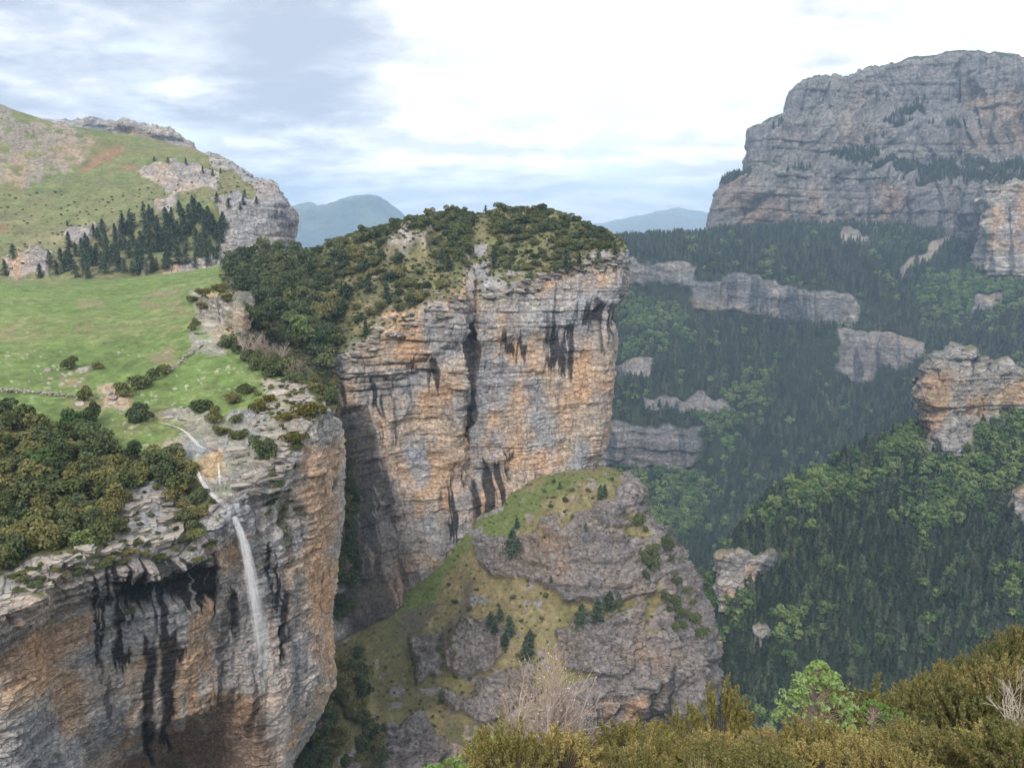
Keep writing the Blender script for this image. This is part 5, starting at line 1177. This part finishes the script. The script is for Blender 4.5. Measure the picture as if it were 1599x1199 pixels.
def place_name(x, y, s):
    if s == 'ridge':
        row = 'crest' if y < 745 else 'shoulder' if y < 820 else 'flank' if y < 900 else 'foot'
        col_ = 'near its tip' if x < 1220 else 'before its centre' if x < 1340 else 'past its centre' if x < 1395 else 'short of the rock tower' if x < 1450 else 'under the rock tower' if x < 1540 else 'towards the view edge'
        return f'on the ridge {row} {col_}'
    return 'on the far slope ' + ('below the long cliff band' if y < 600 else 'in the wooded ravine' if y < 760 else 'by the canyon bottom' if x < 1150 else 'behind the wooded ridge')
PINE_IND, BROAD_IND = 120, 270
for kind, cnt, protos, nm, word in ((False, PINE_IND, PINE_FAR, 'pine_tree', 'dark pine'), (True, BROAD_IND, BROAD_FAR, 'broadleaf_tree', 'fresh green tree')):
    cand = sorted((i for i, t in enumerate(TREES) if t and t[1] == kind and t[3] and 1000 < t[5] < W0 and t[6] < 1010), key=lambda i: -TREES[i][4])[:cnt]
    count = {}
    for i in sorted(cand, key=lambda i: TREES[i][5]):
        p, b, h, v, sh, x, y, s = TREES[i]; w = R.uniform(1.0, 1.4) if not b else R.uniform(1.0, 1.35)
        pn = place_name(x, y, s); k = count[pn] = count.get(pn, -1) + 1
        thing(nm, [('crown', R.choice(protos))], p, (h * w, h * w, h), R.random() * 6.28, f'{word} {pn}' + (f', {ORD[k]} from the left' if k < len(ORD) else ''), 'tree', f'{word}s {pn}')
        TREES[i] = None
REST = [t for t in TREES if t]

def cloud_of(name, pts, rots, scales, idx, protos, label):
    """one object of kind stuff: a point mesh whose points carry plant shapes"""
    me = bpy.data.meshes.new(name); me.vertices.add(len(pts)); me.vertices.foreach_set('co', np.asarray(pts, np.float32).reshape(-1))
    for an, ty, dat, key in (('rot', 'FLOAT_VECTOR', rots, 'vector'), ('scl', 'FLOAT_VECTOR', scales, 'vector'), ('idx', 'INT', idx, 'value')):
        a = me.attributes.new(an, ty, 'POINT'); a.data.foreach_set(key, np.asarray(dat, np.int32 if ty == 'INT' else np.float32).reshape(-1))
    o = bpy.data.objects.new(name, me); COL.objects.link(o); o['kind'] = 'stuff'; o['label'] = label
    ng = bpy.data.node_groups.new(name, 'GeometryNodeTree'); N, L = ng.nodes, ng.links
    ng.interface.new_socket('Geometry', in_out='INPUT', socket_type='NodeSocketGeometry'); ng.interface.new_socket('Geometry', in_out='OUTPUT', socket_type='NodeSocketGeometry')
    gi, go = N.new('NodeGroupInput'), N.new('NodeGroupOutput'); ins = N.new('GeometryNodeInstanceOnPoints'); join = N.new('GeometryNodeGeometryToInstance')
    for pm in reversed(protos):
        po = bpy.data.objects.new(name + '_shape', pm)
        oi = N.new('GeometryNodeObjectInfo'); oi.inputs['Object'].default_value = po; oi.inputs['As Instance'].default_value = False
        L.new(oi.outputs['Geometry'], join.inputs[0])
    def attr(an, ty):
        n = N.new('GeometryNodeInputNamedAttribute'); n.data_type = ty; n.inputs['Name'].default_value = an; return n.outputs[0]
    L.new(gi.outputs[0], ins.inputs['Points']); L.new(join.outputs[0], ins.inputs['Instance']); ins.inputs['Pick Instance'].default_value = True
    L.new(attr('idx', 'INT'), ins.inputs['Instance Index']); L.new(attr('scl', 'FLOAT_VECTOR'), ins.inputs['Scale'])
    e2r = N.new('FunctionNodeEulerToRotation'); L.new(attr('rot', 'FLOAT_VECTOR'), e2r.inputs[0]); L.new(e2r.outputs[0], ins.inputs['Rotation'])
    L.new(ins.outputs[0], go.inputs[0]); md = o.modifiers.new('plants', 'NODES'); md.node_group = ng
    return o
def forest(name, sel, protos, label, wide):
    if not sel: return
    pts = np.array([t[0] for t in sel]); n = len(pts); w = RNG.uniform(*wide, n); h = np.array([t[2] for t in sel])
    cloud_of(name, pts, np.stack([np.zeros(n), np.zeros(n), RNG.uniform(0, 6.28, n)], 1), np.stack([h * w, h * w, h], 1), RNG.integers(0, len(protos), n), protos, label)
forest('pine_forest', [t for t in REST if not t[1]], PINE_FAR, 'dense dark pine forest covering the canyon sides', (1.0, 1.4))
forest('broadleaf_forest', [t for t in REST if t[1]], BROAD_FAR, 'fresh green broadleaf woods among the pines', (1.0, 1.35))

# low plants too small and many to count
def cover(name, surf, n, gap, size, seed, label, protos, polylist=None, rockmax=.9, slope=.25):
    V, nn, rk, X, Y, F = FLATV[NAMES.index(surf)]
    kf = None
    if polylist:
        def kf(x, y):
            m = np.zeros(x.shape)
            for q in polylist: m = np.maximum(m, inpoly(q, x, y, 6))
            return m
    ks = scatter(surf, n, gap, seed, rockmax, kf); ks = ks[nn[ks, 2] > slope]
    k = len(ks); s = RNG.uniform(*size, k)
    cloud_of(name, V[ks] - np.array([0, 0, .05]), np.stack([np.zeros(k), np.zeros(k), RNG.uniform(0, 6.28, k)], 1), np.stack([s, s, s * RNG.uniform(.5, 1, k)], 1), RNG.integers(0, len(protos), k), protos, label)
cover('undergrowth', 'butte', 9000, 1.6, (.4, 1.5), 461, 'low scrub and herbs covering the top of the butte', SH_LOW + SH_LOW[3:], [[(400, 320), (1000, 320), (1000, 420), (740, 470), (520, 600), (400, 560)]], .97)
cover('undergrowth', 'meadow', 7000, 1.2, (.4, 1.2), 462, 'low scrub between the shrubs above the waterfall cliff', SH_LOW, [[(-200, 650), (40, 650), (110, 680), (170, 710), (300, 720), (335, 780), (300, 900), (-200, 1000)], [(345, 430), (600, 400), (600, 700), (470, 640), (430, 575), (360, 545)], [(400, 590), (520, 600), (520, 680), (400, 690)]], 2)
cover('undergrowth', 'buttress', 6000, 1.8, (.25, .9), 463, 'scattered tussocks and dwarf shrubs on the buttress', SH_LOW, None, 1.5)
cover('undergrowth', 'saddle', 4000, 1.5, (.9, 2.2), 465, 'dense bushes covering the floor of the gully', SH_LOW[3:] + SH_LOW[:1], None, 2, -1)
cover('undergrowth', 'hill', 500, 3.5, (.5, 1.6), 464, 'scattered dwarf shrubs on the hillside', SH_LOW, [[(0, 300), (200, 300), (340, 250), (460, 300), (350, 340), (100, 400), (0, 430)]], .97)

# ------------------------------------------------------------------ the waterfall
def water_mat(name, col, k):
    m, N, L, out = nodes(name)
    at = N.new('ShaderNodeAttribute'); at.attribute_name = 'a'
    df = N.new('ShaderNodeBsdfDiffuse'); df.inputs[0].default_value = (*col, 1); tl = N.new('ShaderNodeBsdfTranslucent'); tl.inputs[0].default_value = (*col, 1)
    mx = N.new('ShaderNodeMixShader'); mx.inputs[0].default_value = .4; L.new(df.outputs[0], mx.inputs[1]); L.new(tl.outputs[0], mx.inputs[2])
    tp = N.new('ShaderNodeBsdfTransparent'); m2 = N.new('ShaderNodeMixShader')
    ml = N.new('ShaderNodeMath'); ml.operation = 'MULTIPLY'; ml.use_clamp = True; ml.inputs[1].default_value = k; L.new(at.outputs['Fac'], ml.inputs[0])
    L.new(ml.outputs[0], m2.inputs[0]); L.new(tp.outputs[0], m2.inputs[1]); L.new(mx.outputs[0], m2.inputs[2]); L.new(m2.outputs[0], out.inputs[0])
    return m
M_water = water_mat('white_water', (.80, .80, .82), 1.0)
def strips(name, path, n, width, thick, depthf, parent, seed, alpha, seg=90, stripw=.4, jitter=1.0):
    """many thin sheets of water side by side along a path of (px, py)"""
    rng = np.random.default_rng(seed); q = np.array(path, float); t0 = np.linspace(0, 1, len(q)); t = np.linspace(0, 1, seg)
    cx = pchip(t0, q[:, :1], t)[:, 0]; cyy = pchip(t0, q[:, 1:2], t)[:, 0]; wd = np.interp(t, np.linspace(0, 1, len(width)), width)
    V, Q, A = [], [], []
    for i in range(n):
        u = rng.uniform(-1, 1) * rng.uniform(.4, 1); wob = rng.normal(0, .10, 5); off = u + np.interp(t, np.linspace(0, 1, 5), wob)
        dz = rng.uniform(-thick, thick); a0 = rng.uniform(0, .45) if rng.random() < .55 else 0; a1 = rng.uniform(.55, 1.0)
        al = alpha * rng.uniform(.35, 1) * (1 - .72 * t) * smooth(a0 - .05, a0 + .05, t) * (1 - smooth(a1 - .25, a1, t)) * np.clip(.55 + .6 * vnoise(t * 26 + i * 9.1, t * 0, t * 0, seed), .05, 1)
        sw = stripw * rng.uniform(.5, 1.4) * (.5 + wd / max(width)); o = len(V)
        for j in range(seg):
            px, py = cx[j] + off[j] * wd[j] * .5, cyy[j]; d = depthf(px, py, t[j]) + dz * min(1, wd[j] / 10)
            p = np.array(P(px, py, d)); e = np.array([1, rng.normal(0, .02) + (.6 if i % 2 else -.6), 0]) * sw[j] * .5
            V += [p - e, p + e]; A += [al[j], al[j]]
            if j: Q.append((o + 2 * j - 2, o + 2 * j - 1, o + 2 * j + 1, o + 2 * j))
    me = mesh_from(name, V, Q, [M_water], None, True)
    at = me.attributes.new('a', 'FLOAT', 'POINT'); at.data.foreach_set('value', np.asarray(A, np.float32))
    o = bpy.data.objects.new(name, me); COL.objects.link(o); o.parent = parent; o.matrix_parent_inverse = Matrix.Translation(-parent.location); return o
def build_waterfall():
    root = bpy.data.objects.new('waterfall', None); COL.objects.link(root); root.location = ground_at(350, 800)[0]
    tag(root, 'thin white waterfall dropping from the meadow brook down the streaked cliff', 'waterfall')
    def onrock(px, py, t):
        g = ground_at(px, py, None, 4); return (g[0].y - .35) if g else 155
    lip = ground_at(368, 812)[0].y - .8
    strips('brook', [(248, 659), (268, 664), (285, 671), (298, 682), (312, 696), (328, 703), (337, 706)], 26, [2, 3, 5, 7, 8, 7], .1, onrock, root, 501, .6, 40, .32)
    strips('side_fall', [(341, 722), (342, 738), (343, 752), (344, 768)], 9, [3, 4, 5], .15, onrock, root, 502, .9, 30, .25)
    strips('chute', [(307, 732), (316, 752), (326, 766), (340, 780), (354, 792), (369, 809)], 22, [3, 5, 7, 8, 9], .2, onrock, root, 503, 1.0, 60, .35)
    def free(px, py, t):
        g = ground_at(px, py, ('cliff',), 3); return min(lip, (g[0].y - .6) if g else lip)
    strips('falling_water', [(366, 806), (374, 826), (382, 850), (389, 885), (396, 925), (403, 970), (409, 1015), (414, 1060), (418, 1100)], 60, [9, 13, 16, 19, 22, 24, 25, 25, 24], .9, free, root, 504, .56, 110, .32)
    m, N, L, out = nodes('spray'); pv = N.new('ShaderNodeVolumePrincipled'); pv.inputs['Density'].default_value = .022; pv.inputs['Color'].default_value = (.97, .98, 1, 1); L.new(pv.outputs[0], out.inputs['Volume'])
    bm = bmesh.new(); sg = 20; rings = []
    for k, (px, py, w) in enumerate([(392, 880, 4), (400, 930, 16), (408, 990, 26), (416, 1050, 34), (424, 1105, 40), (436, 1150, 44), (446, 1190, 34), (450, 1215, 8)]):
        c = Vector(P(px, py, lip - 1.0)); r = .5 * w * lip / FPX
        rings.append([bm.verts.new(c + Vector((r * math.cos(a), r * math.sin(a), .15 * r * math.sin(3 * a + k)))) for a in [2 * math.pi * i / sg for i in range(sg)]])
    for a, b in zip(rings, rings[1:]):
        for i in range(sg): bm.faces.new((a[i], a[(i + 1) % sg], b[(i + 1) % sg], b[i]))
    bm.faces.new(rings[0][::-1]); bm.faces.new(rings[-1]); bmesh.ops.recalc_face_normals(bm, faces=bm.faces)
    me = bpy.data.meshes.new('spray'); bm.to_mesh(me); bm.free(); me.materials.append(m)
    o = bpy.data.objects.new('spray', me); COL.objects.link(o); o.parent = root; o.matrix_parent_inverse = Matrix.Translation(-root.location)
build_waterfall()

# ------------------------------------------------------------------ shrubs at the viewpoint
def ground_z(x, y): return float(zg(x, y) + .35 * fbm(np.array([x / 4]), np.array([y / 4]), np.array([0.]), 4, 281)[0])
def sprig_shrub(seed, mat, stems=46, side=7, leaf=.020, per=28, pointy=.0, wood=M_bark):
    rng = np.random.default_rng(seed); sg, C, Nn = [], [], []
    for i in range(stems):
        a = rng.random() * 6.283; el = math.acos(rng.uniform(.12, 1.0)); L_ = rng.uniform(.72, 1.05)
        tip = np.array([math.sin(el) * math.cos(a), math.sin(el) * math.sin(a), math.cos(el) * (1 + pointy) * .9 + .12]) * L_
        b = np.array([math.cos(a) * .08, math.sin(a) * .08, -.05]); mid = b * .35 + tip * .55 + np.array([0, 0, .05]) + rng.normal(0, .03, 3)
        sg += [(b, mid, .016, .010), (mid, tip, .010, .003)]
        for j in range(side):
            s = rng.uniform(.05, 1.0); p = mid + (tip - mid) * s; up = (tip - mid) / (np.linalg.norm(tip - mid) + 1e-9) * .6 + np.array([0, 0, .8]) + rng.normal(0, .35, 3); up /= np.linalg.norm(up)
            l2 = rng.uniform(.10, .24); e = p + up * l2; sg.append((p, e, .004, .0015)); q = rng.random(per); r = rng.normal(0, .016, (per, 3))
            C.append(p + (e - p) * q[:, None] + r); Nn.append(r / (np.linalg.norm(r, axis=1, keepdims=True) + 1e-9) + up * .5)
    C = np.concatenate(C); Nn = np.concatenate(Nn); V, Q = leaves(C, Nn, np.full(len(C), leaf), rng, .5, .5)
    tv, tq = tubes(sg, 4); return mesh_from('foliage', V, Q, [mat]), mesh_from('branches', tv, tq, [wood])
M_ochn = leaf_mat('ochre_box_leaves', [(.14, .135, .046), (.27, .235, .085), (.43, .345, .145)], .3, .4, 3)
M_olin = leaf_mat('olive_box_leaves', [(.095, .102, .038), (.175, .168, .064), (.27, .225, .088)], .25, .4, 3)
FG_O = [sprig_shrub(520 + i, M_ochn, 60, 8, .024, 28, .15 * i) for i in range(3)]
FG_G = [sprig_shrub(530 + i, M_olin, 60, 8, .027, 26) for i in range(3)]
SPUR = []
def fg_spot(px, pytop, d, w):
    ztop = P(px, pytop, d)[2]; x = 0
    for _ in range(6):
        z = ground_z(x, d); f = d * CP - (.5 * (z + ztop)) * SP; x = (px - CX) / FPX * f
    return Vector((x, d, z - .05)), max(.5, (ztop - z) / 1.02), .5 * w * f / FPX
def fg(px, py, d, w, protos, label, name='boxwood_bush', cat='shrub', group='bushes at the viewpoint'):
    p, h, r = fg_spot(px, py, d, w); fo, br = R.choice(protos)
    return thing(name, [('foliage', fo), ('branches', br)], p, (r, r, h), R.random() * 6.28, label, cat, group)
for (px, py, d, w, lab) in [
    (1128, 1068, 21, 118, 'tall ochre bush with upright sprigs, highest of the ochre row'), (1068, 1105, 20, 95, 'ochre bush left of the tallest ochre one'), (1012, 1132, 19, 100, 'ochre bush in front of the buttress cave'), (950, 1150, 18, 95, 'straw-coloured bush right of the blossoming shrub'),
    (890, 1162, 17.5, 100, 'ochre bush at the foot of the blossoming shrub'), (825, 1172, 16.5, 100, 'low ochre bush under the blossoming shrub'), (765, 1182, 16, 80, 'lowest leftmost ochre bush of the viewpoint row'), (1190, 1150, 20, 95, 'ochre bush between the tall one and the pale sapling'),
    (1245, 1168, 18, 95, 'small ochre bush at the foot of the pale sapling'), (1310, 1160, 19, 100, 'ochre bush under the sapling on its far side'), (1365, 1148, 21, 110, 'wide ochre bush in the middle of the viewpoint slope'), (1425, 1135, 22, 110, 'ochre bush next to the wide middle one'),
    (1390, 1178, 17.5, 100, 'low ochre bush at the bottom edge of the view'), (1490, 1165, 19, 110, 'ochre bush low beside the bare twigs'), (1120, 1165, 17.5, 100, 'low ochre bush below the tallest ochre one'), (1035, 1178, 16.5, 100, 'low straw-coloured bush below the buttress cave'), (960, 1182, 15.5, 110, 'low ochre bush beside the straw-coloured one at the bottom edge'), (1180, 1180, 15.5, 110, 'lowest ochre bush between tall bush and sapling'), (1300, 1182, 15.5, 120, 'lowest ochre bush under the sapling'), (1455, 1180, 16, 120, 'lowest ochre bush near the view corner'), (1540, 1182, 16, 120, 'ochre bush in the very corner of the view'), (880, 1186, 15, 110, 'lowest ochre bush under the blossom'), (1270, 1140, 21, 100, 'ochre bush right behind the sapling stem')]:
    fg(px, py, d, w, FG_O, lab)
for (px, py, d, w, lab) in [
    (1405, 1085, 33, 100, 'olive bush at the lower end of the spur line'), (1445, 1058, 35, 105, 'olive bush second up the spur line'), (1490, 1038, 37, 105, 'olive bush third up the spur line'), (1532, 1015, 39, 100, 'olive bush fourth up the spur line'), (1570, 995, 41, 105, 'olive bush fifth up the spur line'), (1612, 975, 43, 110, 'topmost olive bush of the spur at the edge of the view'),
    (1455, 1100, 30, 115, 'broad olive bush below the spur line'), (1510, 1080, 32, 115, 'broad olive bush in the middle of the spur'), (1560, 1050, 34, 115, 'broad olive bush high on the spur'), (1605, 1030, 36, 120, 'broad olive bush under the topmost one'), (1545, 1105, 28, 120, 'olive bush beside the bare twigs'), (1600, 1090, 29, 125, 'olive bush behind the bare twigs'),
    (1560, 1145, 22, 120, 'large olive bush in the lower corner of the view'), (1610, 1150, 21, 130, 'largest olive bush cut by the view edge'), (1480, 1128, 26, 110, 'olive bush between ochre row and spur'), (1415, 1118, 28, 100, 'olive bush behind the ochre row'), (1340, 1128, 27, 90, 'low olive bush behind the sapling')]:
    fg(px, py, d, w, FG_G, lab)
FRONT = []
for _ in range(700):
    x, y = R.uniform(-.5, 16), R.uniform(12.5, 27)
    if y > 14 + max(0, x + 3) * .85 or any((x - a) ** 2 + (y - b) ** 2 < 1.15 ** 2 for a, b in FRONT): continue
    if P(0, 0, 1) and project(np.array([x, y, ground_z(x, y) + .9]))[1] < 1135: continue
    FRONT.append((x, y))
for i, (x, y) in enumerate(sorted(FRONT, key=lambda q: q[0] / q[1])[:len(ORD)]):
    fo, br = R.choice(FG_O + FG_G); r = R.uniform(.55, .9)
    thing('boxwood_bush', [('foliage', fo), ('branches', br)], (x, y, ground_z(x, y) - .1), (r, r, r * R.uniform(.9, 1.3)), R.random() * 6.28, f'low bush along the bottom of the viewpoint slope, {ORD[i]} from the left', 'shrub', 'bushes at the viewpoint')
for _ in range(900):
    x, y = R.uniform(11, 46), R.uniform(24, 62)
    if y > 13 + x * 1.05 or y < .60 * x + 8: continue
    if any((x - a) ** 2 + (y - b) ** 2 < 2.1 ** 2 for a, b in SPUR): continue
    SPUR.append((x, y))
for i, (x, y) in enumerate(sorted(SPUR, key=lambda q: q[0] / q[1])[:len(ORD)]):
    fo, br = R.choice(FG_G); r = R.uniform(1.1, 1.7)
    thing('boxwood_bush', [('foliage', fo), ('branches', br)], (x, y, ground_z(x, y) - .1), (r, r, r * R.uniform(1.1, 1.5)), R.random() * 6.28, f'olive bush filling the spur beside the viewpoint, {ORD[i]} from the left', 'shrub', 'bushes at the viewpoint')
def sapling(seed, mat, n=170, leaf=.034, per=26, wide=.42):
    """young tree: thin forked stem, upright whorls of broad fresh leaves"""
    rng = np.random.default_rng(seed); sg = [((0, 0, -.05), (.02, 0, .3), .010, .008), ((.02, 0, .3), (-.01, .02, .65), .008, .005), ((-.01, .02, .65), (0, 0, .93), .005, .002), ((.02, 0, .1), (-.16, .05, .6), .008, .003)]
    C, Nn = [], []
    for i in range(n):
        t = rng.uniform(.28, 1.0); a = rng.random() * 6.283; r = wide * (math.sin(min(1, (1.06 - t) * 1.5) * 1.57) * rng.uniform(.25, 1) ** .6); c = np.array([r * math.cos(a), r * math.sin(a), t])
        b = np.array([0, 0, max(.15, t - .18)]); sg.append((b, c, .003, .0015)); d = rng.normal(0, 1, (per, 3)); d /= np.linalg.norm(d, axis=1, keepdims=True); d[:, 2] = np.abs(d[:, 2])
        C.append(c + d * np.array([.035, .035, .03])); Nn.append(d * .6 + np.array([0, 0, .3]))
    C = np.concatenate(C); Nn = np.concatenate(Nn); V, Q = leaves(C, Nn, np.full(len(C), leaf * .5), rng, .55, .5); tv, tq = tubes(sg, 4)
    return [('foliage', mesh_from('foliage', V, Q, [mat])), ('trunk', mesh_from('trunk', tv, tq, [M_twig]))]
def fg_tree(px, py, d, parts, width, label, name, cat='tree', group=None):
    p, h, r = fg_spot(px, py, d, 100); return thing(name, parts, p, (h * width, h * width, h), R.random() * 6.28, label, cat, group)
fg_tree(1275, 1032, 20, sapling(541, M_fresh), 1.0, 'pale fresh green sapling rising above the ochre bushes', 'young_tree')
fg_tree(1362, 1092, 23, sapling(542, M_fresh, 90, .045, 16, .6), 1.1, 'small pale green sapling beside the tall one', 'young_tree')
fg_tree(1398, 1105, 23, sapling(543, M_fresh, 70, .045, 16, .6), 1.0, 'low pale green sapling before the olive bushes', 'young_tree')
fg_tree(1445, 1112, 25, sapling(546, M_beech, 50, .06, 14, .5), 1.0, 'low mid-green shrub between the olive bushes', 'young_tree')
fg_tree(765, 1150, 17, sapling(544, M_fresh, 90, .045, 16, .5), .9, 'bright green leafy shrub beside the blossoming one', 'young_tree')
fg_tree(700, 1185, 15.5, sapling(545, M_fresh, 60, .045, 16, .6), .9, 'bright green leafy shrub at the bottom edge of the view', 'young_tree')
tw, bd = bare_mesh(551, M_twig, 26, 1.0, .50, 3, .011, 1500, M_bud, .0065)
fg_tree(855, 1025, 18.5, [('twigs', tw), ('blossom', bd)], .85, 'leafless shrub dotted with pale blossom before the buttress', 'blossoming_shrub', 'shrub')
tw, _ = bare_mesh(552, M_dead, 7, 1.0, .9, 3, .012)
fg_tree(1590, 1040, 22, [('twigs', tw)], .8, 'bare whitish branches at the edge of the view', 'bare_shrub', 'shrub')
fg_tree(1198, 1122, 20.5, [('twigs', tw)], .6, 'bleached dead twigs beside the tall ochre bush', 'bare_shrub', 'shrub')
def grass_clump(seed, n=130):
    rng = np.random.default_rng(seed); V, Q = [], []
    for i in range(n):
        a = rng.random() * 6.283; r = rng.random() * .25; b = np.array([r * math.cos(a), r * math.sin(a), 0]); t = b + np.array([math.cos(a) * .25, math.sin(a) * .25, 1]) * rng.uniform(.5, 1); w = np.array([-math.sin(a), math.cos(a), 0]) * .012; o = len(V)
        V += [b - w, b + w, t + w * .2, t - w * .2]; Q.append((o, o + 1, o + 2, o + 3))
    return mesh_from('grass', V, Q, [M_straw])
M_straw = leaf_mat('straw', [(.20, .16, .07), (.34, .27, .13), (.45, .38, .22)], .3)
gc = [grass_clump(560 + i) for i in range(3)]; pts = []
for _ in range(160):
    x, y = R.uniform(1, 30), R.uniform(10, 34)
    if y < 11 + max(0, x + 3): pts.append((x, y, ground_z(x, y) - .03))
n = len(pts); s = RNG.uniform(.3, .65, n)
cloud_of('grass', pts, np.stack([np.zeros(n), np.zeros(n), RNG.uniform(0, 6.28, n)], 1), np.stack([s, s, s], 1), RNG.integers(0, 3, n), gc, 'dry grass between the bushes at the viewpoint')
